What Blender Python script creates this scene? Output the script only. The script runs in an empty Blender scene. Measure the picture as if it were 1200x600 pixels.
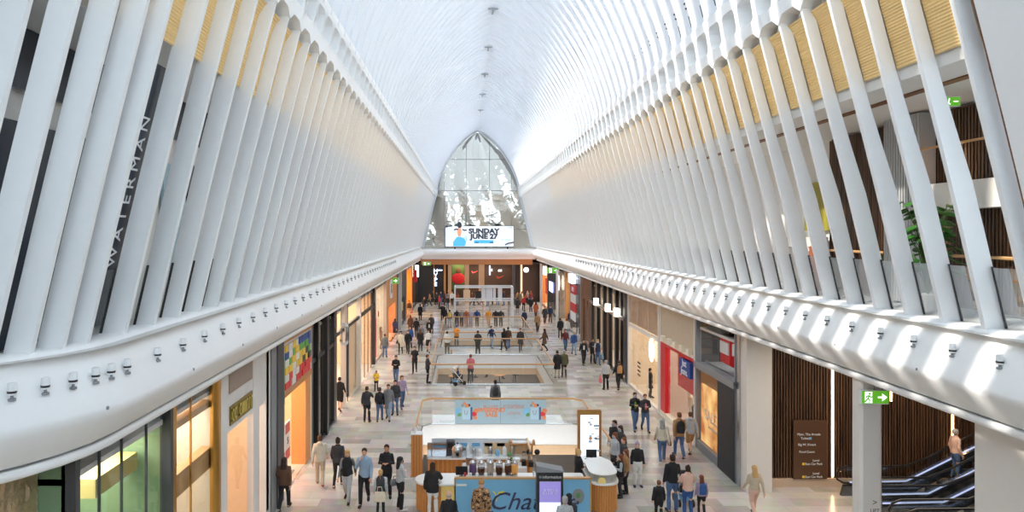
import bpy, bmesh, math, random
from mathutils import Vector, Matrix
random.seed(7)
SC = bpy.context.scene
COL = SC.collection
PI = math.pi
HC = 8.85          # eye height above the lower mall floor
CX = 1.73          # x of the mall's centre line (camera stands left of it)
F = 800.0          # focal length in px of the 1200 px frame

def xz(px, py, Y):
    return ((px - 545) / F * Y, HC - (py - 274) / F * Y)

# ------------------------------------------------------------ materials
MATS = {}
def nodes_of(m):
    m.use_nodes = True
    nt = m.node_tree
    return nt, nt.nodes, nt.links

def mat(name, col, rough=.6, metal=0., var=.05, scale=6., emit=None, estr=1., spec=.5, bump=0., bscale=40., coat=0.):
    if name in MATS: return MATS[name]
    m = bpy.data.materials.new(name); nt, N, L = nodes_of(m)
    b = N['Principled BSDF']
    b.inputs['Roughness'].default_value = rough
    b.inputs['Metallic'].default_value = metal
    b.inputs['Specular IOR Level'].default_value = spec
    if coat: b.inputs['Coat Weight'].default_value = coat
    tc = N.new('ShaderNodeTexCoord')
    if var > 0:
        no = N.new('ShaderNodeTexNoise'); no.inputs['Scale'].default_value = scale; no.inputs['Detail'].default_value = 2
        L.new(tc.outputs['Object'], no.inputs['Vector'])
        mx = N.new('ShaderNodeMix'); mx.data_type = 'RGBA'
        mx.inputs[6].default_value = tuple(max(0, c * (1 - var)) for c in col[:3]) + (1,)
        mx.inputs[7].default_value = tuple(min(1, c * (1 + var)) for c in col[:3]) + (1,)
        L.new(no.outputs['Fac'], mx.inputs[0]); L.new(mx.outputs[2], b.inputs['Base Color'])
    else:
        b.inputs['Base Color'].default_value = tuple(col[:3]) + (1,)
    if bump:
        n2 = N.new('ShaderNodeTexNoise'); n2.inputs['Scale'].default_value = bscale
        L.new(tc.outputs['Object'], n2.inputs['Vector'])
        bp = N.new('ShaderNodeBump'); bp.inputs['Strength'].default_value = bump; bp.inputs['Distance'].default_value = .02
        L.new(n2.outputs['Fac'], bp.inputs['Height']); L.new(bp.outputs['Normal'], b.inputs['Normal'])
    if emit:
        b.inputs['Emission Color'].default_value = tuple(emit[:3]) + (1,)
        b.inputs['Emission Strength'].default_value = estr
    MATS[name] = m
    return m

def srgb(r, g, b):
    f = lambda v: (v / 255 / 12.92) if v / 255 <= .04045 else ((v / 255 + .055) / 1.055) ** 2.4
    return (f(r), f(g), f(b))

def glass(name, tint=(1, 1, 1), refl=.06, rough=.02):
    if name in MATS: return MATS[name]
    m = bpy.data.materials.new(name); nt, N, L = nodes_of(m)
    N.remove(N['Principled BSDF'])
    out = N['Material Output']
    t = N.new('ShaderNodeBsdfTransparent'); t.inputs[0].default_value = tuple(tint) + (1,)
    g = N.new('ShaderNodeBsdfGlossy'); g.inputs['Roughness'].default_value = rough
    lw = N.new('ShaderNodeLayerWeight'); lw.inputs['Blend'].default_value = .25
    mr = N.new('ShaderNodeMapRange'); mr.inputs['To Min'].default_value = refl; mr.inputs['To Max'].default_value = .55
    L.new(lw.outputs['Fresnel'], mr.inputs['Value'])
    mx = N.new('ShaderNodeMixShader')
    L.new(mr.outputs[0], mx.inputs[0]); L.new(t.outputs[0], mx.inputs[1]); L.new(g.outputs[0], mx.inputs[2])
    L.new(mx.outputs[0], out.inputs[0])
    MATS[name] = m
    return m

# ------------------------------------------------------------ mesh builder
class MB:
    def __init__(self): self.v = []; self.f = []; self.mi = []; self.m = 0
    def face(self, idx): self.f.append(tuple(idx)); self.mi.append(self.m)
    def box(self, x0, x1, y0, y1, z0, z1, rz=0, about=None):
        b = len(self.v)
        P = [(x, y, z) for z in (z0, z1) for x, y in ((x0, y0), (x1, y0), (x1, y1), (x0, y1))]
        if rz:
            ax, ay = about if about else ((x0 + x1) / 2, (y0 + y1) / 2)
            c, s = math.cos(rz), math.sin(rz)
            P = [(ax + (x - ax) * c - (y - ay) * s, ay + (x - ax) * s + (y - ay) * c, z) for x, y, z in P]
        self.v += P
        for q in ((3, 2, 1, 0), (4, 5, 6, 7), (0, 1, 5, 4), (1, 2, 6, 5), (2, 3, 7, 6), (3, 0, 4, 7)):
            self.face([b + i for i in q])
        return self
    def bbox(self, x0, x1, y0, y1, z0, z1, r=.02):
        """box with chamfered vertical edges and top"""
        p = [(x0 + r, y0), (x1 - r, y0), (x1, y0 + r), (x1, y1 - r), (x1 - r, y1), (x0 + r, y1), (x0, y1 - r), (x0, y0 + r)]
        cx, cy = (x0 + x1) / 2, (y0 + y1) / 2
        q = [(x + (r * .7 if x < cx else -r * .7), y + (r * .7 if y < cy else -r * .7)) for x, y in p]
        self.rings([[(x, y, z0) for x, y in p], [(x, y, z1 - r) for x, y in p], [(x, y, z1) for x, y in q]], True)
        return self
    def prism(self, pts, z0, z1):
        b = len(self.v); n = len(pts)
        self.v += [(x, y, z0) for x, y in pts] + [(x, y, z1) for x, y in pts]
        self.face([b + i for i in reversed(range(n))]); self.face([b + n + i for i in range(n)])
        for i in range(n):
            j = (i + 1) % n; self.face((b + i, b + j, b + n + j, b + n + i))
        return self
    def prism_y(self, pts, y0, y1):
        b = len(self.v); n = len(pts)
        self.v += [(x, y0, z) for x, z in pts] + [(x, y1, z) for x, z in pts]
        self.face([b + i for i in range(n)]); self.face([b + n + i for i in reversed(range(n))])
        for i in range(n):
            j = (i + 1) % n; self.face((b + j, b + i, b + n + i, b + n + j))
        return self
    def rings(self, R, caps=True, closed=True):
        b = len(self.v); n = len(R[0])
        for r in R: self.v += [tuple(p) for p in r]
        for k in range(len(R) - 1):
            for i in range(n if closed else n - 1):
                j = (i + 1) % n
                self.face((b + k * n + i, b + k * n + j, b + (k + 1) * n + j, b + (k + 1) * n + i))
        if caps:
            self.face([b + i for i in reversed(range(n))]); self.face([b + (len(R) - 1) * n + i for i in range(n)])
        return self
    def ell(self, stations, n=12, caps=True):
        """stations: (cx,cy,z,rx,ry) stacked elliptical rings"""
        return self.rings([[(cx + rx * math.cos(2 * PI * i / n), cy + ry * math.sin(2 * PI * i / n), z) for i in range(n)] for cx, cy, z, rx, ry in stations], caps)
    def lathe(self, cx, cy, prof, n=16, caps=True):
        return self.ell([(cx, cy, z, r, r) for r, z in prof], n, caps)
    def tube(self, pts, r, n=8, caps=True, flat=1.):
        pts = [Vector(p) for p in pts]
        rr = r if isinstance(r, (list, tuple)) else [r] * len(pts)
        R = []; up = Vector((0, 0, 1))
        for i, p in enumerate(pts):
            d = (pts[min(i + 1, len(pts) - 1)] - pts[max(i - 1, 0)]).normalized()
            a = d.cross(up)
            if a.length < 1e-3: a = d.cross(Vector((0, 1, 0)))
            a.normalize(); c = a.cross(d).normalized()
            R.append([p + a * (rr[i] * math.cos(2 * PI * k / n)) + c * (rr[i] * flat * math.sin(2 * PI * k / n)) for k in range(n)])
        return self.rings(R, caps)
    def ball(self, cx, cy, cz, rx, ry, rz, n=12, m=8):
        R = []
        for k in range(1, m):
            t = PI * k / m
            R.append([(cx + rx * math.sin(t) * math.cos(2 * PI * i / n), cy + ry * math.sin(t) * math.sin(2 * PI * i / n), cz - rz * math.cos(t)) for i in range(n)])
        return self.rings(R, True)
    def quad(self, a, b, c, d):
        k = len(self.v); self.v += [tuple(a), tuple(b), tuple(c), tuple(d)]; self.face((k, k + 1, k + 2, k + 3)); return self
    def mesh(self, name, mats, smooth=False):
        me = bpy.data.meshes.new(name)
        me.from_pydata([tuple(p) for p in self.v], [], self.f)
        for m in (mats if isinstance(mats, (list, tuple)) else [mats]): me.materials.append(m)
        if any(self.mi): me.polygons.foreach_set('material_index', self.mi)
        if smooth:
            me.polygons.foreach_set('use_smooth', [True] * len(me.polygons))
        me.update()
        return me
    def build(self, name, mats, parent=None, smooth=False, loc=None):
        o = bpy.data.objects.new(name, self.mesh(name, mats, smooth)); COL.objects.link(o)
        if parent: o.parent = parent
        if loc: o.location = loc
        if smooth and len(self.f) > 0:
            try: o.data.set_sharp_from_angle(angle=math.radians(40))
            except Exception: pass
        return o

def tag(o, label=None, cat=None, group=None, kind=None):
    if label: o['label'] = label
    if cat: o['category'] = cat
    if group: o['group'] = group
    if kind: o['kind'] = kind
    return o
def thing(name, label, cat, loc=(0, 0, 0), rz=0, group=None):
    o = bpy.data.objects.new(name, None); COL.objects.link(o); o.empty_display_size = .1
    o.location = loc; o.rotation_euler = (0, 0, rz)
    return tag(o, label, cat, group)
def struct(o): o['kind'] = 'structure'; return o
def copy_tree(o, parent=None):
    c = o.copy(); COL.objects.link(c)
    if parent: c.parent = parent
    for ch in o.children: copy_tree(ch, c)
    return c

_FONT = {}
def text(name, s, size, m, parent, loc, rot, depth=.01, align='CENTER', shear=0., space=1., sx=1., bold=0.):
    """lettering as a mesh object. rot = euler; text reads along local x, up local y"""
    cu = bpy.data.curves.new(name, 'FONT'); cu.body = s; cu.size = size; cu.extrude = depth; cu.align_x = align; cu.align_y = 'CENTER'
    cu.shear = shear; cu.offset = bold; cu.space_character = space; cu.space_line = .85; cu.resolution_u = 3
    t = bpy.data.objects.new(name, cu); COL.objects.link(t)
    dg = bpy.context.evaluated_depsgraph_get()
    me = bpy.data.meshes.new_from_object(t.evaluated_get(dg))
    bpy.data.objects.remove(t); bpy.data.curves.remove(cu)
    me.materials.clear(); me.materials.append(m)
    o = bpy.data.objects.new(name, me); COL.objects.link(o)
    o.parent = parent; o.location = loc; o.rotation_euler = rot; o.scale = (sx, 1, 1)
    return o
FACE_CAM = (PI / 2, 0, 0)              # text facing -y
FACE_PX = (PI / 2, 0, PI / 2)          # facing +x (on the left shops), reads toward +y
FACE_NX = (PI / 2, 0, -PI / 2)         # facing -x (on the right shops)

# common materials
WHITE = mat('white_paint', srgb(236, 237, 238), .45, var=.02)
def translucent_white():
    m = mat('ceiling_white', srgb(222, 225, 231), .7, var=.01)
    nt, N, L = nodes_of(m); b = N['Principled BSDF']; out = N['Material Output']
    t = N.new('ShaderNodeBsdfTranslucent'); t.inputs[0].default_value = srgb(238, 241, 246) + (1,)
    mx = N.new('ShaderNodeMixShader'); mx.inputs[0].default_value = .015  # slight translucency, added so skylight brightens the vault evenly
    L.new(b.outputs[0], mx.inputs[1]); L.new(t.outputs[0], mx.inputs[2]); L.new(mx.outputs[0], out.inputs[0])
    return m
CEILM = translucent_white()
LEDGE = mat('ledge_white', srgb(243, 243, 243), .5, var=.02)
STONE = mat('cream_stone', srgb(226, 220, 212), .5, var=.05, scale=3)
BLACK = mat('black_metal', srgb(34, 34, 36), .35, var=.1)
DGREY = mat('dark_grey', srgb(70, 72, 76), .5, var=.1)
GREY = mat('mid_grey', srgb(140, 143, 147), .5, var=.08)
CHROME = mat('brushed_steel', srgb(200, 202, 205), .25, 1., var=.03)
WOOD = mat('pale_oak', srgb(196, 140, 84), .45, var=.18, scale=9)
DWOOD = mat('walnut', srgb(120, 78, 48), .5, var=.2, scale=9)
GLASS = glass('clear_glass')
GLASSG = glass('balustrade_glass', (.93, .96, .95), .08)
BRASS = mat('brass', srgb(205, 160, 84), .3, 1., var=.05)
RED = mat('red_paint', srgb(214, 36, 44), .4, var=.03)
CREAM = mat('cream_paint', srgb(238, 228, 208), .6, var=.03)
PEACH = mat('peach_wall', srgb(238, 208, 170), .6, var=.04)
ORANGE = mat('orange_wall', srgb(226, 156, 92), .5, var=.06)
GREENP = mat('green_panel', srgb(96, 150, 92), .5, var=.08)
LBLUE = mat('light_blue', srgb(120, 184, 226), .5, var=.04)
NAVY = mat('navy', srgb(40, 56, 92), .5, var=.05)
INK = mat('ink_blue', srgb(44, 54, 70), .5, var=.02)
# ============================================================ SHELL
BAY = 1.075
Y0R, Y0L = 12.1, 10.5
YEND = 87.0
def vault(u):        # u 0..1 from spring (top of the ladder beam) to apex -> (w, Z above eye)
    Z = 6.3 + 7.6 * u
    return 5.58 * max(0, 1 - u ** 1.41) ** .7, Z
def fin_w(Z):        # inner edge of the fins
    t = (Z + 1.68) / 6.99
    return 7.5 - 1.74 * t + .04 * math.sin(PI * min(max(t, 0), 1))
def flare(side, y):  # the left edge swings outward close to the camera
    return .2 * (11 - y) ** 2 if side < 0 and y < 11 else 0.
def SX(side, w, y=50):
    return CX + side * (w + flare(side, y))

# ---- floor with three openings, tiled
m = bpy.data.materials.new('stone_tiles'); nt, N, L = nodes_of(m); b = N['Principled BSDF']
tc = N.new('ShaderNodeTexCoord'); mp = N.new('ShaderNodeMapping'); L.new(tc.outputs['Object'], mp.inputs[0])
br = N.new('ShaderNodeTexBrick'); L.new(mp.outputs[0], br.inputs['Vector'])
br.inputs['Scale'].default_value = 1.; br.inputs['Mortar Size'].default_value = .004
br.inputs['Brick Width'].default_value = 1.2; br.inputs['Row Height'].default_value = .6; br.offset = .37
br.inputs['Color1'].default_value = srgb(212, 203, 191) + (1,); br.inputs['Color2'].default_value = srgb(156, 145, 133) + (1,)
br.inputs['Mortar'].default_value = srgb(170, 160, 150) + (1,); br.inputs['Bias'].default_value = -.2
no = N.new('ShaderNodeTexNoise'); no.inputs['Scale'].default_value = 1.6; no.inputs['Detail'].default_value = 5; L.new(tc.outputs['Object'], no.inputs[0])
mx = N.new('ShaderNodeMix'); mx.data_type = 'RGBA'; mx.blend_type = 'SOFT_LIGHT'; mx.inputs[0].default_value = .7
L.new(br.outputs['Color'], mx.inputs[6]); L.new(no.outputs['Color'], mx.inputs[7])
hs = N.new('ShaderNodeHueSaturation'); hs.inputs['Saturation'].default_value = .75; L.new(mx.outputs[2], hs.inputs['Color'])
L.new(hs.outputs[0], b.inputs['Base Color']); b.inputs['Roughness'].default_value = .2; b.inputs['Specular IOR Level'].default_value = .55
TILE = m
VOIDS = [(-1.95, 5.4, 24.7, 31.7), (-1.98, 5.22, 40.0, 49.8), (-1.9, 5.27, 53.0, 62.9)]
fl = MB(); FX0, FX1 = -13, 26
ys = [-7] + [v for V in VOIDS for v in V[2:]] + [110]
for i in range(len(ys) - 1):
    y0, y1 = ys[i], ys[i + 1]
    hole = [V for V in VOIDS if abs(V[2] - y0) < 1e-6]
    spans = [(FX0, hole[0][0]), (hole[0][1], FX1)] if hole else [(FX0, FX1)]
    for a, c in spans: fl.quad((a, y0, 0), (c, y0, 0), (c, y1, 0), (a, y1, 0))
struct(fl.build('floor', TILE))
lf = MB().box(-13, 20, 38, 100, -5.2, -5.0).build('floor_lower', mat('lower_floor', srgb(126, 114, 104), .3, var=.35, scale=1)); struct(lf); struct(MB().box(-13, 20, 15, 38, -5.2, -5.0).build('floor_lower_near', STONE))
lc = MB()
for x0, x1, y0, y1 in [(-13, -2.2, -7, 110), (5.6, 26, -7, 110), (-2.2, 5.6, -7, 24.5), (-2.2, 5.6, 31.9, 39.8), (-2.2, 5.6, 50, 52.8), (-2.2, 5.6, 63.1, 110)]:
    lc.box(x0, x1, y0, y1, -1.2, -.9)
struct(lc.build('ceiling_lower', WHITE))
# edges of the openings: white fascia with an oak band at its foot
for i, (x0, x1, y0, y1) in enumerate(VOIDS):
    t = MB()
    for a in ((x0 - .25, x0, y0 - .2, y1 + .2), (x1, x1 + .25, y0 - .2, y1 + .2), (x0, x1, y0 - .2, y0), (x0, x1, y1, y1 + .2)):
        t.box(*a, -.95, -.01)
    o = struct(t.build('trim_%d' % (i + 5), WHITE))
    t = MB()
    for a in ((x0 - .25, x0 + .03, y0 - .2, y1 + .2), (x1 - .03, x1 + .25, y0 - .2, y1 + .2), (x0, x1, y0 - .2, y0 + .03), (x0, x1, y1 - .03, y1 + .2)):
        t.box(*a, -1.4, -.95)
    t.build('oak_band', mat('pale_timber', srgb(214, 178, 140), .5, var=.1), o)
    # lower-level bulkheads under the edge
lw = MB().box(-13, 20, 74, 74.3, -5, -1.2)
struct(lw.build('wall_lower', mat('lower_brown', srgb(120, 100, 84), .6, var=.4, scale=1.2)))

# ---- vaulted ceiling: saw-tooth bays, each skin panel starts behind a slot next to its rib
NU = 34; SMOOTH_FROM = 91.5
cm = MB(); rb = MB()
def arc(y, off):
    P = []
    for i in range(NU + 1):
        u = 1 - (1 - i / NU) ** 1.8; w, Z = vault(u)
        u2 = min(1, u + .01); w2, Z2 = vault(u2); u1 = max(0, u - .01); w1, Z1 = vault(u1)
        n = Vector((Z2 - Z1, w1 - w2)); n.normalize()
        if u > .97: n = Vector((.0, 1)) if u == 1 else n
        P.append((w + n[0] * off, Z + n[1] * off))
    L_ = [(CX - w, y, HC + Z) for w, Z in P]; R_ = [(CX + w, y, HC + Z) for w, Z in reversed(P[:-1])]
    return L_ + R_
k = 0; y = Y0R - 17 * BAY
SLOT0, D0 = .36, .27
while y < SMOOTH_FROM:
    SLOT = SLOT0 if y > 9 else .095  # slots all but shut near the camera, to keep a sun stripe off the wall
    # rib blade
    rb.rings([arc(y, 0), arc(y + .09, 0)], False, False)
    a = arc(y, 0); a2 = arc(y, D0 + .12); rb.rings([a2, a], False, False)
    a = arc(y + .09, 0); a2 = arc(y + .09, D0 + .12); rb.rings([a, a2], False, False)
    # skin of the bay, leaning in towards the next rib
    R = [arc(y + SLOT, D0)]
    for s in (.25, .5, .75, 1):
        R.append(arc(y + SLOT + (BAY - SLOT) * s, D0 * (1 - s) ** 1.3 + .05))
    cm.rings(R, False, False)
    y += BAY
YS = y
R = [arc(YS, .05)] + [arc(yy, .05 + .0 * min(1, (yy - YS) / 1.2)) for yy in (YS + .4, YS + .8, 94.5)]
cm.rings(R, False, False)
rb.rings([arc(YS, .3), arc(YS, .02), arc(YS + .25, .02), arc(YS + .25, .3)], False, False)
ceil = struct(cm.build('ceiling', CEILM, smooth=True))
rb.build('rib', CEILM, ceil, smooth=True)

# ---- the two fin walls
GOLD = mat('gold_screen', srgb(248, 212, 148), .5, .0, var=.08, scale=20)
UPWALL = mat('upper_wall', srgb(226, 224, 220), .6, var=.03)
FINM = mat('fin_white', srgb(243, 244, 245), .5, var=.02)
LADM = mat('beam_white', srgb(243, 244, 245), .5, var=.015)
DARKF = mat('dark_frame', srgb(58, 56, 54), .4, var=.05)
NB = {-1: 0, 1: 0}
for side, Y0 in ((-1, Y0L), (1, Y0R)):
    nm = 'wall_left' if side < 0 else 'wall_right'
    yn = 3.0 if side < 0 else 10.6
    # backing wall of the upper level, its floor, ceiling and the closing strip above the gold screens
    wl = MB()
    ya = [yn + i * .5 for i in range(int((12 - yn) / .5) + 1)] if side < 0 else [yn]
    ya = ya + [14, 30, 94.5]
    def strip(mb, pts):
        for i in range(len(ya) - 1):
            for j in range(len(pts) - 1):
                (w0, z0), (w1, z1) = pts[j], pts[j + 1]
                q = [(SX(side, w0, ya[i]), ya[i], HC + z0), (SX(side, w1, ya[i]), ya[i], HC + z1), (SX(side, w1, ya[i + 1]), ya[i + 1], HC + z1), (SX(side, w0, ya[i + 1]), ya[i + 1], HC + z0)]
                mb.quad(*(q if side < 0 else q[::-1]))
    wo = 9.7 if side > 0 else 8.6
    strip(wl, [(7.2, -1.75), (wo, -1.75), (wo, 2.95 if side > 0 else 3.19), (7.25, 2.95 if side > 0 else 3.19), (6.68, 2.95 if side > 0 else 3.19), (6.68, 3.2), (7.0, 3.2), (6.55, 4.95), (6.45, 5.2), (6.35, 6.4), (5.98, 6.75)])
    W = struct(wl.build(nm, UPWALL))
    # fins
    ks = [Y0 + k * BAY for k in range(0, int((YEND + 6 - Y0) / BAY))]
    if side < 0: ks = [10.07 - .43 * q for q in range(16)][::-1] + ks
    else: ks = [Y0 - BAY] + ks
    zs = [-1.8 + i * (8.1 / 9) for i in range(10)]
    inner = [(fin_w(z) if z < 5.31 else fin_w(5.31) - (z - 5.31) * .17, z) for z in zs]
    n = 0
    for y in ks:
        bay = BAY if y >= Y0 - .01 or side > 0 else .43
        if n > 99: continue
        n += 1
        dx = flare(side, y)
        pts = [(CX + side * (w + dx), HC + z) for w, z in inner] + [(CX + side * (w + dx + (.38 if z < 1 or side < 0 else .36 - .1 * min(1, (z - 1) / 2))), HC + z) for w, z in reversed(inner)]
        f = MB(); f.prism_y(pts, y, y + .10)
        f.build('fin', FINM, W)
        # gold corrugated screen of the bay
        g = MB(); ns = 64; prev = None
        za, zb = 3.18, 5.0
        for i in range(ns + 1):
            z = za + (zb - za) * i / ns
            o_ = .29 + (.0 if i % 2 else .016) + (.12 * ((z - 4.6) / .4) ** 2 * -1 if z > 4.6 else 0)
            w = fin_w(z) + o_ + dx
            cur = ((SX(side, w), y + .08, HC + z), (SX(side, w), y + bay + .02, HC + z))
            if prev: g.quad(*((prev[0], prev[1], cur[1], cur[0]) if side < 0 else (prev[1], prev[0], cur[0], cur[1])))
            prev = cur
        if y < 62: g.build('gold_screen', GOLD, W)
        if y < 40 and not (side < 0 and y < 10.4):
            g = MB(); w = 7.5 + .12 + dx
            pb = [(fin_w(z) + .33 + dx, z) for z in (-1.75, -.6)]
            g.quad(*[(SX(side, pb[0][0]), y + .1, HC + pb[0][1]), (SX(side, pb[0][0]), y + BAY, HC + pb[0][1]), (SX(side, pb[1][0]), y + BAY, HC + pb[1][1]), (SX(side, pb[1][0]), y + .1, HC + pb[1][1])])
            gl = g.build('glass_panel', GLASSG, W)
            g = MB()
            yy = y + bay - .05
            pts = [(SX(side, pb[0][0] - .015), HC - 1.75), (SX(side, pb[0][0] + .03), HC - 1.75), (SX(side, pb[1][0] + .03), HC - .58), (SX(side, pb[1][0] - .015), HC - .58)]
            g.prism_y(pts, yy, yy + .02)
            g.build('frame', DARKF, gl)
    # ladder beam with rounded openings along the top of the fins
    lb = MB(); NH = 20
    kk = range(int((yn - Y0) / BAY) - 1, int((YEND + 6 - Y0) / BAY) + 1)
    def lp(y, Z, out):
        w = 5.76 - (Z - 5.31) * .17 + out
        return (SX(side, w, y), y, HC + Z)
    for k in kk:
        y = Y0 + k * BAY + .05
        if y < 3: continue
        cy, cz, a, c_ = y + BAY / 2, 5.86, BAY / 2 - .11, .34
        hole, outer = [], []
        for i in range(NH):
            t = 2 * PI * (i + .5) / NH; ct, st = math.cos(t), math.sin(t)
            e = .42
            hole.append((cy + a * abs(ct) ** e * (1 if ct > 0 else -1), cz + c_ * abs(st) ** e * (1 if st > 0 else -1)))
            s_ = 1 / max(abs(ct) , abs(st))
            yy = cy + BAY / 2 * ct * s_; sq = st * s_
            zz = cz + (.62 * sq if sq > 0 else .72 * sq)
            if sq < -.99:   # arched underside
                zz = 5.22 - .20 * (abs(yy - cy) / (BAY / 2)) ** 4
            outer.append((yy, zz))
        b0 = len(lb.v)
        for (yy, zz) in hole: lb.v.append(lp(yy, zz, 0))
        for (yy, zz) in outer: lb.v.append(lp(yy, zz, 0))
        for (yy, zz) in hole: lb.v.append(lp(yy, zz, .42))
        for (yy, zz) in outer: lb.v.append(lp(yy, zz, .42))
        for i in range(NH):
            j = (i + 1) % NH
            q = [(b0 + i, b0 + j, b0 + NH + j, b0 + NH + i), (b0 + j, b0 + i, b0 + 2 * NH + i, b0 + 2 * NH + j)]
            if math.sin(2 * PI * (i + .5) / NH) < .3: q.append((b0 + NH + i, b0 + NH + j, b0 + 3 * NH + j, b0 + 3 * NH + i))
            for t in q: lb.face(t if side > 0 else t[::-1])
    lb.build('ladder_beam', LADM, W)
    # sloping ledge and rounded fascia along the edge of the upper level
    prof = [(7.9, -1.68), (7.55, -1.68), (7.42, -1.74), (7.33, -1.9), (7.2, -2.05), (7.1, -2.28), (7.0, -2.47), (6.94, -2.58), (6.93, -2.64), (6.98, -2.74), (7.12, -2.9), (7.36, -3.18), (7.44, -3.22), (7.5, -3.2)]
    yy = [4 + .5 * i for i in range(17)] + [13, 20, 40, 60, 80, 86, YEND + .2]
    lg = MB(); lg.rings([[(SX(side, w, q), q, HC + z) for w, z in prof] for q in yy], False, False)
    if side > 0: lg.f = [f[::-1] for f in lg.f]
    T = struct(lg.build('trim_1' if side < 0 else 'trim_2', LEDGE, smooth=True))
    t = MB(); t.tube([(SX(side, 7.46, q), q, HC - 3.33) for q in yy], .075, 10)
    t.build('edge_pipe', LEDGE, T, smooth=True)
    t = MB(); t.rings([[(SX(side, w, q), q, HC + z) for w, z in ((7.5, -3.27), (7.9, -3.27), (8.3, -3.27), (8.3, -2.0))] for q in yy], False, False)
    t.build('soffit', WHITE, T)

# solid white panel closing the fin wall right beside the camera (right side)
t = MB(); ps = [(fin_w(z) if z < 5.31 else fin_w(5.31) - (z - 5.31) * .17, z) for z in [-1.8 + i * .9 for i in range(10)]]
pts = [(CX + w, HC + z) for w, z in ps] + [(CX + w + .4, HC + z) for w, z in reversed(ps)]
t.prism_y(pts, 3.0, 10.65)
struct(t.build('wall_right_near', FINM))
t = MB(); pts2 = [(x + .02, z) for x, z in pts]; t.prism_y([(x + .03, z) for x, z in pts], 10.65, 10.72)
t.build('seam', DWOOD, bpy.data.objects['wall_right_near'])

# far end: fascia across, oak band, polished metal end wall
t = MB()
prof = [(.9, -1.95), (.35, -1.95), (.1, -2.1), (0, -2.35), (0, -2.6), (.15, -2.8), (.35, -3.0), (.4, -3.25), (1.2, -3.25)]
t.rings([[(CX - 7.3, YEND + a, HC + z) for a, z in prof], [(CX + 7.3, YEND + a, HC + z) for a, z in prof]], False, False)
E = struct(t.build('trim_3', LEDGE, smooth=True))
MB().box(CX - 7.4, CX + 6.9, YEND + .55, YEND + 1.2, HC - 3.95, HC - 3.25).build('oak_band', mat('end_oak', srgb(190, 128, 78), .45, var=.1), E)
# balcony floor behind the end fascia
struct(MB().box(CX - 9, CX + 9, YEND + .5, 96, HC - 2.2, HC - 1.96).build('floor_upper', STONE))
m = bpy.data.materials.new('polished_panels'); nt, N, L = nodes_of(m); b = N['Principled BSDF']
b.inputs['Metallic'].default_value = 1; b.inputs['Roughness'].default_value = .09; b.inputs['Base Color'].default_value = srgb(206, 202, 192) + (1,)
tc = N.new('ShaderNodeTexCoord'); no = N.new('ShaderNodeTexNoise'); no.inputs['Scale'].default_value = .4; no.inputs['Detail'].default_value = 3
L.new(tc.outputs['Object'], no.inputs[0]); bp = N.new('ShaderNodeBump'); bp.inputs['Strength'].default_value = .5; bp.inputs['Distance'].default_value = .25
L.new(no.outputs['Fac'], bp.inputs['Height']); L.new(bp.outputs[0], b.inputs['Normal'])
MIRROR = m
def endw(Z):
    if Z < 5.9: return fin_w(max(Z, -2)) * .985 - .1
    u = min(1, max(0, (Z - 6.3) / 7.6)); return max(.0, vault(u)[0] * .98)
mw = MB(); rows = [-2.0 + 15.85 * i / 40 for i in range(41)]; NC = 24
mw.rings([[(CX + endw(Z) * (-1 + 2 * j / NC), 93.8 - .9 * math.cos(PI / 2 * (-1 + 2 * j / NC)) * 0 + .35 * math.sin(j * .9 + Z * .5) * .12, HC + Z) for j in range(NC + 1)] for Z in rows], False, False)
wb = struct(mw.build('wall_back', MIRROR, smooth=True))
sm = MB()
for Z in (.6, 5.9, 10.2):
    sm.box(CX - endw(Z) + .1, CX + endw(Z) - .1, 93.68, 93.74, HC + Z, HC + Z + .05)
for w in (-4.6, -1.6, 1.6, 4.6):
    zt = max(Z for Z in rows if endw(Z) > abs(w) + .1); sm.box(CX + w, CX + w + .05, 93.68, 93.74, HC - 2, HC + zt)
sm.build('panel_seam', GREY, wb)
# closing gable around the metal wall
gb = MB(); R1, R2 = [], []
for i in range(41):
    Z = rows[i]; R1.append((Z, endw(Z)))
for s in (-1, 1):
    gb.rings([[(CX + s * w, 93.9, HC + Z) for Z, w in R1], [(CX + s * (w + 1.6), 93.95, HC + Z) for Z, w in R1]], False, False)
struct(gb.build('trim_4', CEILM))

# outer shell of the lower level above the shops (hides the void behind the soffits)
t = MB()
t.box(-13, SX(-1, 8.2), -7, 110, HC - 2.6, HC - 2.0); t.box(SX(1, 8.2), 26, -7, 110, HC - 2.6, HC - 2.0)
struct(t.build('ceiling_shops', WHITE))

# unseen rear wall, closed to cut sky light; window opening added for fill
t = MB(); t.box(-13, 26, -7.2, -7, -5, HC + 2.0); t.box(-13, -3.5, -7.2, -7, HC + 2.0, 24); t.box(7, 26, -7.2, -7, HC + 2.0, 24); t.box(-3.5, 7, -7.2, -7, HC + 11, 24)
for x in (-1.5, .6, 2.7, 4.8): t.box(x, x + .08, -7.2, -7, HC + 2, HC + 11)
struct(t.build('wall_front', WHITE))
t = MB(); t.box(-13, -3.9, -7, 9.0, HC + 6.5, HC + 6.7); t.box(7.4, 26, -7, 11, HC + 6.5, HC + 6.7)  # unseen roof slabs, added to shut out sky light beside the camera
struct(t.build('ceiling_side', WHITE))

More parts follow.
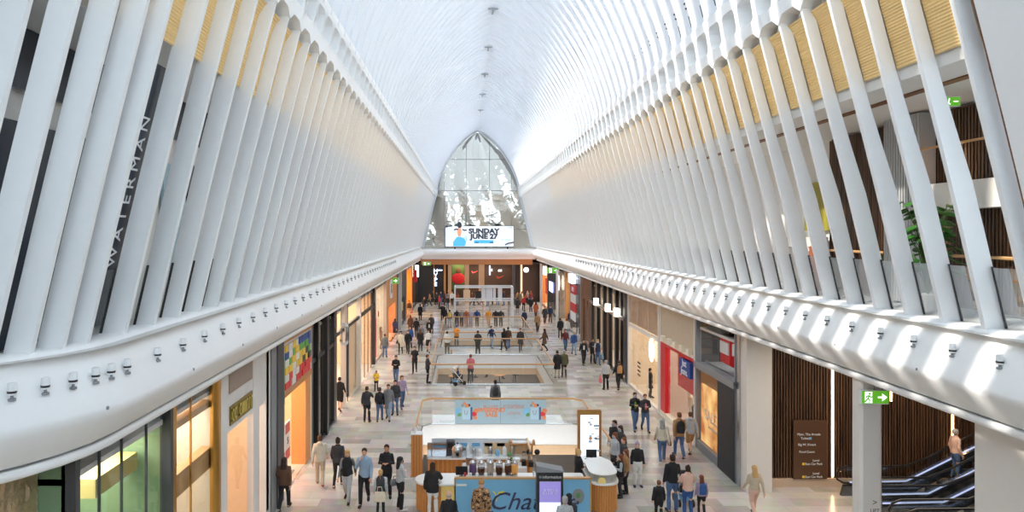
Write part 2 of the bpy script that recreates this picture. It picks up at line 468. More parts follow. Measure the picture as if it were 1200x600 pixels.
# slits, sprinkler dots and ridge fittings set into the vault
def vpt(side, u, y, off):
    w, Z = vault(u); w2, Z2 = vault(u + .01); n = Vector((Z2 - Z, w - w2)).normalized()
    return (CX + side * (w + n[0] * off), y, HC + Z + n[1] * off)
for side in (-1, 1):
    k = MB()
    for i in range(34):
        y = Y0R + .62 + (i - 2) * BAY
        k.tube([vpt(side, .055 + .012 * q, y, .185) for q in range(5)], .014, 4)
        for u in (.135, .155): k.ball(*vpt(side, u, y, .18), .04, .04, .04, 6, 4)
    k.build('slit', DGREY, ceil)
k = MB()
for i in range(5):
    y = 42 + i * 8.6; z = vault(1)[1] + HC - .02
    k.box(CX - .3, CX + .3, y, y + .12, z - .06, z); k.box(CX - .05, CX + .05, y + .2, y + 1.1, z - .05, z + .1)
k.build('ridge_fitting', GREY, ceil)
# ============================================================ SHOPS
XL, XR = SX(-1, 7.9), SX(1, 7.9)      # shop-front planes
TOPZ = 5.58
def area(name, loc, sx, sy, energy, col=(1, .86, .66), rot=(0, 0, 0)):
    l = bpy.data.lights.new(name, 'AREA'); l.shape = 'RECTANGLE'; l.size = sx; l.size_y = sy; l.energy = energy; l.color = col
    o = bpy.data.objects.new(name, l); COL.objects.link(o); o.location = loc; o.rotation_euler = rot
    return o
LAMP = mat('lamp_white', (1, 1, 1), emit=(1, .93, .8), estr=1.8, var=0)
LEDW = mat('led_strip', (1, .8, .6), emit=(1, .56, .26), estr=14, var=0)
def sx(side, a):   # a metres behind the shop front
    return (XL - a) if side < 0 else (XR + a)
def lbox(mb, side, a0, a1, y0, y1, z0, z1):
    x0, x1 = sorted((sx(side, a0), sx(side, a1))); mb.box(x0, x1, y0, y1, z0, z1); return mb
FACE = {-1: FACE_PX, 1: FACE_NX}
def shop(side, y0, y1, label, frame=BLACK, wallm=CREAM, zh=4.3, header=None, floor=None, mull=(), glass_y=None, depth=5., watt=220, warm=(1, .96, .88), transom=None, door=None, sill=.12, top_glass=False, fw=.16, backm=None):
    t = thing('shopfront', label, 'shopfront', (sx(side, 0), (y0 + y1) / 2, 0))
    def ch(mb, n, m, par=None, **k):
        o = mb.build(n, m, par or t, **k)
        if par is None: o.location = -t.location
        else: o.location = (0, 0, 0)
        return o
    # interior: back, side walls, ceiling
    i = MB(); lbox(i, side, depth, depth + .1, y0, y1, 0, TOPZ); lbox(i, side, .1, depth, y0, y0 + .05, 0, TOPZ); lbox(i, side, .1, depth, y1 - .05, y1, 0, TOPZ); 
    ch(i, 'interior_wall', wallm)
    if backm: ch(lbox(MB(), side, depth - .08, depth, y0 + .2, y1 - .2, 0, 3.4), 'back_panel', backm)
    ch(lbox(MB(), side, .1, depth, y0, y1, 4.9, 5.0), 'interior_ceiling', WHITE)
    ch(lbox(MB(), side, .0, depth, y0, y1, .004, .012), 'interior_floor', floor or mat('shop_floor', srgb(214, 200, 182), .3, var=.05))
    lp = MB(); n = max(1, int((y1 - y0) / 1.6))
    for q in range(n):
        yc = y0 + (q + .5) * (y1 - y0) / n
        lbox(lp, side, .9, 1.1, yc - .35, yc + .35, 4.86, 4.9); lbox(lp, side, 2.9, 3.1, yc - .35, yc + .35, 4.86, 4.9)
    ch(lp, 'ceiling_lamp', LAMP)
    if watt:
        area('shop_lamp', (sx(side, depth * .5), (y0 + y1) / 2, 4.8), depth * .7, (y1 - y0) * .8, watt * .42 * (y1 - y0) / 4, warm)
    # front: posts at both ends, header above, base
    f = MB(); lbox(f, side, -.06, .16, y0, y0 + fw, 0, TOPZ); lbox(f, side, -.06, .16, y1 - fw, y1, 0, TOPZ); 
    for y in mull: lbox(f, side, -.0, .04, y - .018, y + .018, 0, TOPZ)
    if transom: lbox(f, side, -.04, .1, y0, y1, transom - .09, transom + .09)
    gy0, gy1 = glass_y or (y0 + fw, y1 - fw)
    if sill: lbox(f, side, -.05, .14, gy0, gy1, 0, sill)
    ch(f, 'frame', frame)
    if header is not None: ch(lbox(MB(), side, -.04, .12, y0 + fw, y1 - fw, zh, TOPZ), 'header', header)
    g = MB(); X = sx(side, .03)
    z1 = TOPZ if header is None else zh
    q = [(X, gy0, sill or .02), (X, gy1, sill or .02), (X, gy1, z1), (X, gy0, z1)]
    g.quad(*(q if side < 0 else q[::-1])); ch(g, 'glass_pane', GLASS)
    t['_side'] = side
    return t, ch
def sign_text(t, side, s, size, m, y, z, a=-.06, **k):
    return text('lettering', s, size, m, t, (sx(side, a) - t.location.x, y - t.location.y, z), FACE[side], **k)

# ---------------- left side, from the camera away
XL0 = XL; XL -= .5
t, ch = shop(-1, 5.0, 9.5, 'cream window with slim dark display stands, nearest shop on the left', frame=BRASS, wallm=CREAM, depth=2.2, watt=160)
for i in range(4):
    k = MB(); yy = 8.7 + i * .18; zt = (.62, .95, .75, .5)[i]
    k.lathe(sx(-1, .5 + .1 * i), yy, [(.07, 0.02), (.07, .05), (.02, .08), (.02, zt), (.05, zt + .03), (.05, zt + .2), (.02, zt + .24)], 10)
    tag(k.build('display_stand', DWOOD), ['short', 'tallest', 'mid-height', 'lowest'][i] + ' slim dark display stand in the cream window nearest on the left', 'display stand', 'slim stands in the near left window')
m = mat('hammered_gold', srgb(206, 184, 146), .28, .55, var=.15, scale=14, bump=1., bscale=9)
hp = thing('cladding_panel', 'hammered pale gold cladding panel between the cream window and the green shop', 'wall panel', (XL, 10.1, 0))
def lch(t, mb, n, m, **k):
    o = mb.build(n, m, t, **k); o.location = -t.location; return o
g = MB(); random.seed(3); NYp, NZp = 26, 90
g.rings([[(sx(-1, .02) + .035 * random.random(), 9.55 + 1.1 * j / NYp, 5.5 * i / NZp) for j in range(NYp + 1)] for i in range(NZp + 1)], False, False)
lch(hp, g, 'hammered_sheet', m, smooth=True)
lch(hp, MB().box(sx(-1, .3), sx(-1, .03), 9.5, 10.7, 0, 5.5), 'backing', CREAM)
lch(hp, MB().box(sx(-1, .3), sx(-1, -.03), 9.47, 9.54, 0, 5.5), 'edge_strip', BRASS)
XL = XL0
t, ch = shop(-1, 10.7, 14.3, 'dark-framed glass shop with green inner wall and beige panels, left side', frame=DGREY, wallm=mat('soft_green', srgb(132, 160, 124), .5, var=.08), mull=(11.55, 12.3, 13.25), watt=300, depth=3.5, warm=(1, .95, .85), fw=.14)
k = MB(); lbox(k, -1, 1.2, 1.3, 11.2, 12.0, .0, 3.6); lbox(k, -1, 2.2, 2.3, 12.9, 13.6, .3, 1.7); ch(k, 'beige_panel', CREAM)
k = MB(); lbox(k, -1, .6, 1.0, 12.5, 14.1, 4.0, 4.35); ch(k, 'bulkhead', mat('khaki_panel', srgb(196, 182, 120), .5)); k = MB(); lbox(k, -1, .8, 1.4, 10.9, 11.2, 0, 1.9); ch(k, 'olive_cabinet', mat('olive', srgb(128, 110, 40), .5))
for i in range(6):
    k = MB(); yy = 11.3 + i * .45; 
    k.lathe(sx(-1, 1.9), yy, [(.14, 1.12), (.2, 1.3), (.17, 1.5), (.08, 1.62), (.1, 1.66)], 10)
    tag(k.build('vase', mat('pale_ceramic', srgb(222, 226, 220), .4)), 'pale pot number %s from the near end of the counter in the green shop' % ['one', 'two', 'three', 'four', 'five', 'six'][i], 'pot', 'pale pots on the green shop counter')
k = MB(); lbox(k, -1, 1.65, 2.15, 11.1, 13.9, 0, 1.12); ch(k, 'counter', WHITE)
t, ch = shop(-1, 14.3, 17.1, 'warm beige glazed window with polished brass post, left of the gold sign shop', frame=BRASS, wallm=CREAM, mull=(15.4,), watt=150, depth=2.5)
k = MB(); lbox(k, -1, .1, .35, 14.5, 16.9, 3.1, 3.6); lbox(k, -1, .1, .4, 14.5, 16.9, 4.6, 4.75); ch(k, 'amber_shelf', mat('honey_wood', srgb(214, 170, 112), .5, var=.1))
k = MB(); k.rings([[(sx(-1, 0) + .11 * math.cos(a), 16.85 + .2 * math.sin(a), z) for a in [2 * PI * i / 14 for i in range(14)]] for z in (0, TOPZ)]); ch(k, 'brass_post', BRASS, smooth=True)
MARBLE = mat('pale_marble', srgb(226, 224, 222), .25, var=.08, scale=2)
t, ch = shop(-1, 17.1, 21.4, 'pale marble shopfront with gold letter sign and red sale stand inside', frame=MARBLE, wallm=PEACH, header=MARBLE, zh=3.7, watt=170, depth=4, fw=.45, mull=(), glass_y=(17.55, 20.0))
k = MB(); lbox(k, -1, -.05, .14, 19.75, 20.3, 0, TOPZ); ch(k, 'pilaster', MARBLE)
k = MB(); lbox(k, -1, -.06, .12, 21.0, 21.25, 0.3, TOPZ); ch(k, 'brass_post', BRASS)
k = MB(); lbox(k, -1, -.075, -.04, 17.75, 19.6, 3.85, 4.35); sp = ch(k, 'sign', mat('gold_sign', srgb(150, 124, 30), .35, .6, var=.1))
SIGNG = (t, 18.68)
k = MB(); lbox(k, -1, -.07, -.02, 17.7, 19.6, 4.7, 5.35); ch(k, 'upper_window', mat('window_brown', srgb(150, 132, 118), .3))
st = thing('sale_stand', 'red tapered sale stand standing inside the marble shop window', 'sign', (sx(-1, .25), 17.95, .01))
k = MB(); k.prism_y([(-.02, 0), (.02, 0), (.02, .1), (-.02, .1)], -.3, .3); k.rings([[(-.03, -.32, 0), (.03, -.32, 0), (.03, .42, 0), (-.03, .42, 0)], [(-.03, -.24, 1.35), (.03, -.24, 1.35), (.03, .12, 1.35), (-.03, .12, 1.35)]]); k.build('board', mat('sale_red', srgb(226, 30, 50), .4), st)
text('lettering', '% OFF*', .16, WHITE, st, (.035, -.02, .95), FACE_PX); text('lettering', 'SALE', .16, WHITE, st, (.035, .02, .5), FACE_PX)
k = MB(); lbox(k, -1, -.1, .3, 21.45, 22.0, 0, TOPZ); o = k.build('column', GREY); struct(o); o.name = 'trim_8'
k = MB(); lbox(k, -1, -.14, .3, 22.0, 22.75, 0, TOPZ); o = struct(k.build('trim_9', DGREY))
t, ch = shop(-1, 22.75, 27.2, 'shop with big mosaic sign of coloured blocks and warm orange interior', frame=mat('white_frame', srgb(226, 214, 196), .5), wallm=PEACH, zh=3.55, watt=420, depth=5, glass_y=(22.9, 24.4), backm=ORANGE)
random.seed(11); cols = [('yellow', (246, 206, 66)), ('red', (222, 38, 40)), ('green', (96, 176, 64)), ('blue', (44, 84, 160)), ('white', (236, 232, 226)), ('black', (40, 40, 40))]
CM = [mat('block_' + n, srgb(*c), .35, var=.02) for n, c in cols]
k = MB(); lbox(k, -1, -.08, .05, 22.95, 27.0, 3.5, 5.15); sg = ch(k, 'sign', mat('sign_grey', srgb(206, 204, 204), .5))
k = MB()
seq = [[0, 4, 0, 4, 3, 3, 3, 3], [3, 4, 2, 0, 2, 2, 2, 3], [4, 2, 0, 4, 0, 0, 5, 2], [0, 0, 4, 0, 0, 5, 0, 5], [4, 4, 4, 4, 1, 1, 1, 1], [1, 1, 4, 1, 1, 1, 1, 1]]
for r in range(6):
    for c in range(8):
        k.m = seq[r][c]
        if r == 4 and c == 1: k.m = 1
        lbox(k, -1, -.12, -.08, 23.05 + c * .48, 23.05 + c * .48 + (.44 if (r + c) % 3 else .3), 5.08 - (r + 1) * .255, 5.08 - r * .255 - .02)
o = ch(k, 'block', CM)
k = MB()
for i, c in enumerate((2, 2, 0, 4, 1)):
    k.m = c; lbox(k, -1, -.1, -.06, 22.78, 23.0, 3.9 - i * .8, 4.7 - i * .8)
ch(k, 'stripe', CM)
ch(lbox(MB(), -1, -.1, .1, 22.9, 27.1, 5.15, 5.5), 'header', WOOD); ch(lbox(MB(), -1, -.1, .1, 22.9, 27.1, 3.3, 3.5), 'lower_rail', WOOD)
ch(lbox(MB(), -1, -.05, .5, 26.2, 27.0, 0, 3.3), 'orange_panel', ORANGE)
# sandwich board on the floor in the toy shop doorway
sb = thing('poster_stand', 'white and red poster stand in the mosaic sign shop doorway', 'sign', (XL + .1 - .5, 25.2, .012))
k = MB().box(-.02, .02, -.35, .35, .5, 1.9); k.build('board', WHITE, sb); k = MB().box(.02, .03, -.3, .3, 1.5, 1.85); k.build('poster', RED, sb); k = MB().box(.02, .03, -.3, .3, .55, .9); k.build('footer_poster', RED, sb)
text('lettering', '5', .35, BLACK, sb, (.03, 0, 1.2), FACE_PX); k = MB().box(-.2, .2, -.3, .3, 0, .03); k.box(-.02, .02, -.03, .03, .03, .5); k.build('foot', GREY, sb)
t, ch = shop(-1, 27.2, 32.2, 'tall black-framed glass shop beside the mosaic sign shop', frame=BLACK, wallm=mat('taupe', srgb(176, 160, 144), .6), mull=(28.2, 28.6, 29.6, 30.2, 31.2), transom=3.7, watt=160, fw=.3)
k = MB(); lbox(k, -1, -.12, .2, 30.0, 30.35, 0, TOPZ); lbox(k, -1, -.12, .2, 28.1, 28.4, 0, TOPZ); ch(k, 'black_pier', BLACK)
t, ch = shop(-1, 32.2, 46.5, 'wide shop with glowing orange interior, black beams and red wall letters', frame=BLACK, wallm=PEACH, mull=(36, 40.5, 42, 43.5, 45), transom=4.0, watt=300, glass_y=(40.5, 46.3), backm=ORANGE, fw=.35, sill=0)
ch(lbox(MB(), -1, -.1, .15, 34.6, 34.9, 0, TOPZ), 'pale_post', STONE); ch(lbox(MB(), -1, -.1, .15, 39.6, 39.9, 0, TOPZ), 'pale_post', STONE)
ch(lbox(MB(), -1, .2, .3, 37.2, 40.2, 0, 3.8), 'peach_door', PEACH); ch(lbox(MB(), -1, .15, .32, 37.0, 37.2, 0, 4.0), 'door_frame', BLACK)
RED_T = t; mat('red_neon', (1, .1, .15), emit=(1, .08, .12), estr=2, var=0)
ps = thing('hanging_sign', 'white paperclip shaped sign hanging from two rods beside the left shops', 'sign', (XL + .32, 33.0, -.4), PI / 2)
k = MB()
def clip(s, y0):
    pts = []
    for a in range(0, 181, 20): pts.append((.0, y0 + s * .17 * math.cos(math.radians(a)), 4.75 + s * .17 * math.sin(math.radians(a))))
    pts += [(0, y0 - s * .17, 4.05)]
    for a in range(180, 361, 20): pts.append((0, y0 + s * .17 * math.cos(math.radians(a)), 4.05 + s * .17 * math.sin(math.radians(a))))
    pts += [(0, y0 + s * .17, 4.6)]
    return pts
k.tube(clip(1, 0), .05, 8); k.tube(clip(.55, .0), .045, 8); k.build('clip', WHITE, ps, smooth=True)
k = MB(); k.tube([(0, -.13, 4.85), (0, -.13, 5.98)], .03, 6); k.build('rod', STONE, ps); k = MB(); k.tube([(0, .13, 4.85), (0, .13, 5.98)], .03, 6); k.build('rod', STONE, ps)
t, ch = shop(-1, 46.5, 53.5, 'pale shop with rosy stone posts and white displays, left side midway', frame=mat('rosy_stone', srgb(206, 176, 158), .5), wallm=CREAM, mull=(48.5, 50.5), watt=240, fw=.5)
k = MB(); k.ball(sx(-1, -.05), 48.2, 3.2, .04, .22, .22); ch(k, 'red_dot', RED); ch(lbox(MB(), -1, -.08, -.02, 46.6, 46.9, .4, 3.0), 'red_banner', RED)
t, ch = shop(-1, 53.5, 61.0, 'bright orange perforated shopfront with white square letter sign', frame=ORANGE, wallm=ORANGE, header=ORANGE, zh=2.9, watt=320, fw=1.2, glass_y=(56, 60))
k = MB(); k.box(XL + .08, XL + .16, 55.0, 56.6, 3.6, 5.1); ch(k, 'sign', WHITE); sign_text(t, -1, 'R', 1.1, BLACK, 55.8, 4.35, a=-.17)
t, ch = shop(-1, 61.0, 71.0, 'charcoal clad shopfront behind the green exit sign on the left', frame=DGREY, wallm=DGREY, header=DGREY, zh=2.6, watt=100, fw=1.5, glass_y=(63, 69))
k = MB(); lbox(k, -1, -.35, -.05, 62.4, 62.8, 0, TOPZ); ch(k, 'pale_post', STONE); ch(lbox(MB(), -1, -.1, -.04, 66, 66.8, 1.4, 2.2), 'yellow_poster', CM[0])
t, ch = shop(-1, 71.0, 79.0, 'amber lit shopfront near the far end of the left side', frame=ORANGE, wallm=mat('amber', srgb(240, 186, 70), .5), watt=420, fw=1.0, mull=(75,), warm=(1, .75, .35))
t, ch = shop(-1, 79.0, 87.6, 'last narrow shop on the left with red and white sign boxes', frame=BLACK, wallm=DWOOD, watt=200, mull=(82, 85))
k = MB(); lbox(k, -1, -.5, -.1, 80, 80.6, 3.2, 4.6); ch(k, 'sign', RED); k = MB(); lbox(k, -1, -.5, -.1, 83, 83.6, 3.6, 5); ch(k, 'white_sign', LAMP)

# ---------------- right side, from the far end to the lobby
t, ch = shop(1, 79.5, 87.6, 'orange lit shop in the far right corner with red banner', frame=DWOOD, wallm=ORANGE, watt=420, mull=(83,))
ch(lbox(MB(), 1, -.1, -.04, 80, 80.9, 1.8, 3.6), 'red_banner', RED); ch(lbox(MB(), 1, -.12, -.04, 81.4, 83.4, 3.9, 4.9), 'white_sign', LAMP)
t, ch = shop(1, 71.5, 79.5, 'dark shop with violet window glow near the far right end', frame=DGREY, wallm=DGREY, watt=120, mull=(74, 76.5))
ch(lbox(MB(), 1, -.1, -.03, 74.5, 77.5, 2.4, 3.5), 'violet_screen', mat('violet_glow', (.5, .5, .9), emit=(.55, .6, 1), estr=1.2, var=0))
t, ch = shop(1, 64.5, 71.5, 'shop with round white lit sign behind the right exit sign', frame=BLACK, wallm=mat('taupe', (0, 0, 0)), watt=160, fw=.5)
k = MB(); k.ball(sx(1, -.2), 69, 3.9, .1, .8, .8, 16, 10); ch(k, 'round_sign', LAMP)
t, ch = shop(1, 56.5, 64.5, 'grey shop with tall red and white poster in its window', frame=GREY, wallm=DGREY, watt=200, mull=(58, 62.8), fw=.4)
k = MB(); 
for i in range(4):
    k.m = 1 - i % 2; lbox(k, 1, -.1, -.05, 59.0, 61.8, 1.2 + i * .78, 1.2 + (i + 1) * .78)
ch(k, 'poster', [RED, WHITE])
ch(lbox(MB(), 1, -.35, -.05, 59.2, 61.4, 4.5, 5.3), 'sign', mat('sign_lit_blue', (.7, .8, 1), emit=(.75, .82, 1), estr=1.6, var=0)); ch(lbox(MB(), 1, -.2, .2, 64.0, 64.4, 0, TOPZ), 'orange_fin', ORANGE)
text('lettering', 'SALE', .6, WHITE, t, (sx(1, -.11) - t.location.x, 60.4 - t.location.y, 3.92), FACE_NX)
t, ch = shop(1, 52.0, 56.5, 'walnut panelled pier and narrow shop right of the tall poster', frame=DWOOD, wallm=DWOOD, header=DWOOD, zh=3.6, watt=150, fw=1.0)
t, ch = shop(1, 41.0, 52.0, 'long black-framed shop with steel band and small white box signs', frame=BLACK, wallm=mat('warm_grey', srgb(190, 170, 148), .6), mull=(43, 45, 46.8, 49, 50.6), watt=180, fw=.45, transom=3.75)
k = MB()
for yy in (41.6, 43.1, 45.1, 46.9, 49.1): lbox(k, 1, -.12, .1, yy, yy + .35, 0, TOPZ)
ch(k, 'black_pier', BLACK); ch(lbox(MB(), 1, -.16, -.04, 41, 52, 3.62, 3.86), 'steel_band', CHROME)
for yy in (42.0, 44.6, 48.6):
    k = MB(); lbox(k, 1, -.42, -.12, yy, yy + .35, 3.75, 4.25); ch(k, 'box_sign', LAMP)
ch(lbox(MB(), 1, .3, .5, 47.4, 48.8, 0, 3.4), 'wood_door', WOOD)
t, ch = shop(1, 40.2, 41.0, 'slim dark grey clad pier between the black shop and cream shop', frame=DGREY, wallm=DGREY, header=DGREY, zh=.2, watt=0, fw=.3)
t, ch = shop(1, 33.7, 40.2, 'cream shop with marble upper wall and white round sign', frame=STONE, wallm=mat('cream_lit', srgb(226, 210, 186), .6), watt=190, mull=(38.2, 36.0), transom=3.55, fw=.25, warm=(1, .9, .75))
k = MB(); k.ball(sx(1, -.1), 34.9, 2.9, .08, .42, .62, 14, 8); ch(k, 'white_sign', LAMP)
for i in range(4):
    ch(lbox(MB(), 1, -.01, .0, 37.5, 38.1, 1.0 + .22 * i, 1.08 + .22 * i), 'window_text', DGREY)
k = MB(); lbox(k, 1, .05, .12, 33.9, 40, 3.7, 5.5); ch(k, 'upper_panel', mat('peach_marble', srgb(226, 194, 160), .4, var=.2, scale=2))
# denim shop with red surround
t, ch = shop(1, 28.45, 33.6, 'denim shop with bright red surround and blue name sign', frame=STONE, wallm=mat('denim_wall', srgb(214, 200, 184), .6), watt=170, header=mat('blind_beige', srgb(196, 182, 160), .6, var=.1), zh=3.75, fw=.14, warm=(1, .96, .88), glass_y=(28.6, 33.4))
k = MB(); lbox(k, 1, -.05, .2, 32.7, 33.45, .25, 3.6); lbox(k, 1, -.045, .2, 28.6, 33.4, 3.45, 3.62); ch(k, 'red_surround', RED)
k = MB(); lbox(k, 1, .1, .2, 28.7, 31.2, 1.95, 3.45); ch(k, 'red_panel', mat('coral_red', srgb(240, 62, 54), .4))
k = MB()
for i in range(5): lbox(k, 1, -.2, -.04, 28.8 + i * .95, 29.2 + i * .95, 3.68, 3.95)
lbox(k, 1, -.1, -.04, 28.6, 33.4, 3.62, 3.72); ch(k, 'blind', CREAM)
k = MB(); lbox(k, 1, -.16, -.02, 28.75, 30.2, 2.72, 3.38); sg = ch(k, 'sign', mat('denim_blue', srgb(20, 66, 150), .4))
sign_text(t, 1, 'Just\nJeans.', .42, WHITE, 29.48, 3.07, a=-.17, space=.95)
ch(lbox(MB(), 1, -.08, .2, 28.5, 33.5, 0, .25), 'stone_plinth', CREAM)
def garment_rack(x, y, z0, n, cols, label, rz=PI / 2, L_=1.6):
    r = thing('garment_rack', label, 'clothes rack', (x, y, z0), rz)
    k = MB(); h = 1.35
    k.tube([(-L_ / 2, 0, .03), (-L_ / 2, 0, h), (L_ / 2, 0, h), (L_ / 2, 0, .03)], .015, 6); k.box(-L_ / 2 - .02, -L_ / 2 + .02, -.25, .25, 0, .03); k.box(L_ / 2 - .02, L_ / 2 + .02, -.25, .25, 0, .03)
    k.build('rail', CHROME, r)
    for i in range(n):
        c = cols[i % len(cols)]; xx = -L_ / 2 + .1 + (L_ - .2) * i / max(1, n - 1)
        g = MB(); hw = .2 + .03 * (i % 3); ln = .55 + .12 * ((i * 7) % 3)
        g.rings([[(xx - .04, -hw * a, zz), (xx + .04, -hw * a, zz), (xx + .04, hw * a, zz), (xx - .04, hw * a, zz)] for a, zz in ((1.15, h - .1 - ln), (1.0, h - .45), (1.05, h - .2), (.75, h - .1), (.15, h - .04))])
        go = g.build('garment', c, None); go.parent = None
        go.matrix_world = Matrix.Translation(Vector((x, y, z0))) @ Matrix.Rotation(rz, 4, 'Z')
        yield go
DEN = [mat('denim_dark', srgb(40, 50, 76), .8, var=.15), mat('dark_cloth', srgb(44, 40, 42), .8, var=.1), mat('tan_cloth', srgb(150, 104, 70), .8), mat('blue_cloth', srgb(70, 96, 140), .8), mat('grey_cloth', srgb(120, 120, 122), .8)]
for i, g in enumerate(garment_rack(XR + .7, 29.6, .012, 12, DEN, 'clothes rack of dark denim inside the red surround shop window')):
    tag(g, 'folded hanging garment on the rack inside the red surround shop', 'garment', 'garments on the denim shop rack')
def bust(x, y, m, label, z0=.25):
    r = thing('mannequin', label, 'mannequin', (x, y, z0))
    k = MB(); k.ell([(0, 0, .95, .1, .13), (0, 0, 1.1, .1, .14), (0, 0, 1.3, .11, .17), (0, 0, 1.45, .1, .19), (0, 0, 1.52, .05, .07), (0, 0, 1.6, .045, .045)]); k.ball(0, 0, 1.7, .09, .075, .11); k.build('torso', m, r, smooth=True)
    k = MB(); k.lathe(0, 0, [(.16, 0), (.16, .02), (.02, .04), (.02, .97)]); k.build('stand', CHROME, r)
    k = MB(); k.tube([(0, .19, 1.44), (.02, .24, 1.2), (.02, .25, .95)], [.05, .045, .035], 8); k.tube([(0, -.19, 1.44), (.02, -.24, 1.2), (.02, -.25, .95)], [.05, .045, .035], 8); k.build('sleeves', m, r, smooth=True)
bust(XR + .6, 31.0, mat('cream_cloth', srgb(238, 222, 190), .8), 'cream dressed mannequin deeper in the red surround shop window', .012)
bust(XR + .9, 32.0, mat('white_cloth', srgb(236, 234, 230), .8), 'white dressed mannequin nearest the red pillar in the denim shop', .012)
# dark corner shop with canopy, lit sale window and lantern
t, ch = shop(1, 24.15, 28.4, 'dark corner shop with grey canopy and glowing orange sale window', frame=GREY, wallm=mat('slate', srgb(60, 60, 64), .5), watt=60, fw=.12, sill=.35, glass_y=(25.95, 28.2), depth=3)
k = MB(); lbox(k, 1, -.06, 2.8, 24.2, 25.9, 0, 3.45); ch(k, 'slate_block', mat('slate_dark', srgb(46, 46, 50), .55, var=.2, scale=1.5))
pm = bpy.data.materials.new('sale_poster'); nt, N, L = nodes_of(pm); b = N['Principled BSDF']; tc = N.new('ShaderNodeTexCoord'); no = N.new('ShaderNodeTexNoise'); no.inputs['Scale'].default_value = 1.1; no.inputs['Detail'].default_value = 3
L.new(tc.outputs['Object'], no.inputs[0]); cr = N.new('ShaderNodeValToRGB'); L.new(no.outputs['Fac'], cr.inputs[0])
cr.color_ramp.elements[0].position = .36; cr.color_ramp.elements[0].color = srgb(176, 96, 30) + (1,); cr.color_ramp.elements[1].position = .62; cr.color_ramp.elements[1].color = srgb(250, 206, 130) + (1,)
L.new(cr.outputs[0], b.inputs['Base Color']); L.new(cr.outputs[0], b.inputs['Emission Color']); b.inputs['Emission Strength'].default_value = .55
k = MB(); lbox(k, 1, .12, .16, 26.05, 28.2, .35, 3.4); ch(k, 'lit_poster', pm); ch(lbox(MB(), 1, .1, .118, 26.05, 28.2, 2.75, 3.2), 'poster_band', WOOD)
text('lettering', 'SALE', .62, WHITE, t, (sx(1, .1) - t.location.x, 27.05 - t.location.y, 1.55), FACE_NX); ch(lbox(MB(), 1, .09, .12, 26.4, 27.3, 1.1, 1.15), 'underline', WHITE)
k = MB(); lbox(k, 1, -.12, 3, 24.15, 28.3, 3.45, 3.55); lbox(k, 1, -.15, -.09, 24.15, 28.3, 3.35, 3.6); lbox(k, 1, .3, .36, 24.15, 28.3, 3.56, 3.62); ch(k, 'canopy', GREY)
ch(lbox(MB(), 1, 1.6, 1.7, 24.25, 25.6, 3.6, 5.5), 'tan_panel', WOOD)
t = thing('hanging_sign', 'red and white lantern box sign hanging above the grey canopy', 'sign', (XR + .35, 25.9, 0))
k = MB(); k.bbox(-.12, .5, -.5, .5, 3.95, 5.0, .03); k.build('box', RED, t); k = MB(); k.box(-.16, -.12, -.42, .42, 4.3, 4.75); k.box(-.05, .43, -.53, -.5, 4.3, 4.75); k.build('white_face', WHITE, t)
k = MB(); k.prism_y([(-.12, 3.95), (.12, 3.8), (.5, 3.95)], -.5, .5); k.build('pennant', RED, t)
for yy in (-.3, .3): MB().tube([(.2, yy, 5.0), (.2, yy, 5.6)], .02, 6).build('rod', BLACK, t)
# white square column at the lobby corner
struct(MB().box(XR, XR + .87, 23.35, 23.85, 0, TOPZ).build('trim_10', mat('column_white', srgb(228, 222, 216), .5, var=.02)))
struct(MB().box(XR - .04, XR + .1, 23.86, 24.1, 0, TOPZ).build('trim_11', CHROME))
# lobby: slatted dark timber wall facing the camera, end wall
SLAT = bpy.data.materials.new('dark_slats'); nt, N, L = nodes_of(SLAT); b = N['Principled BSDF']; tc = N.new('ShaderNodeTexCoord'); no = N.new('ShaderNodeTexNoise'); mp = N.new('ShaderNodeMapping'); mp.inputs['Scale'].default_value = (9, 9, .25)
L.new(tc.outputs['Object'], mp.inputs[0]); L.new(mp.outputs[0], no.inputs[0]); no.inputs['Scale'].default_value = 2
cr = N.new('ShaderNodeValToRGB'); L.new(no.outputs['Fac'], cr.inputs[0]); cr.color_ramp.elements[0].position = .3; cr.color_ramp.elements[0].color = srgb(40, 28, 22) + (1,); cr.color_ramp.elements[1].position = .75; cr.color_ramp.elements[1].color = srgb(112, 78, 52) + (1,)
L.new(cr.outputs[0], b.inputs['Base Color']); b.inputs['Roughness'].default_value = .5
k = MB(); k.box(10.2, 22, 24.0, 24.1, 0, TOPZ)
for i in range(118): k.box(10.25 + i * .1, 10.31 + i * .1, 23.9, 24.0, .3, TOPZ)
wl = struct(k.build('wall_lobby', SLAT))
MB().box(10.2, 22, 23.85, 24.0, 0, .3).build('stone_plinth', mat('beige_plinth', srgb(206, 182, 160), .4, var=.15, scale=2), wl)
struct(MB().box(22, 22.2, 8, 24.1, 0, TOPZ).build('wall_lobby_end', DWOOD))
struct(MB().box(XR, 22, 6, 24, TOPZ, TOPZ + .1).build('ceiling_lobby', DGREY))
for i, (x, z0, z1) in enumerate(((12.85, .35, 4.3), (14.9, 3.0, 4.6), (17.05, .9, 4.6))):
    o = thing('light_strip', ['tall glowing strip light beside the lobby directory board', 'glowing strip light partly behind the round-edged white column', 'glowing strip light above the escalators'][i], 'light', (x, 23.88, z0))
    MB().box(-.03, .03, -.02, .0, 0, z1 - z0).build('tube', LEDW, o); MB().box(-.06, .06, 0, .02, 0, z1 - z0).build('channel', BLACK, o)
d = thing('directory_board', 'dark brown lobby directory board with small white lines of text', 'sign', (12.03, 23.85, 0))
MB().box(-.58, .58, -.06, 0, .3, 2.35).build('board', mat('board_brown', srgb(92, 64, 46), .4, var=.04), d)
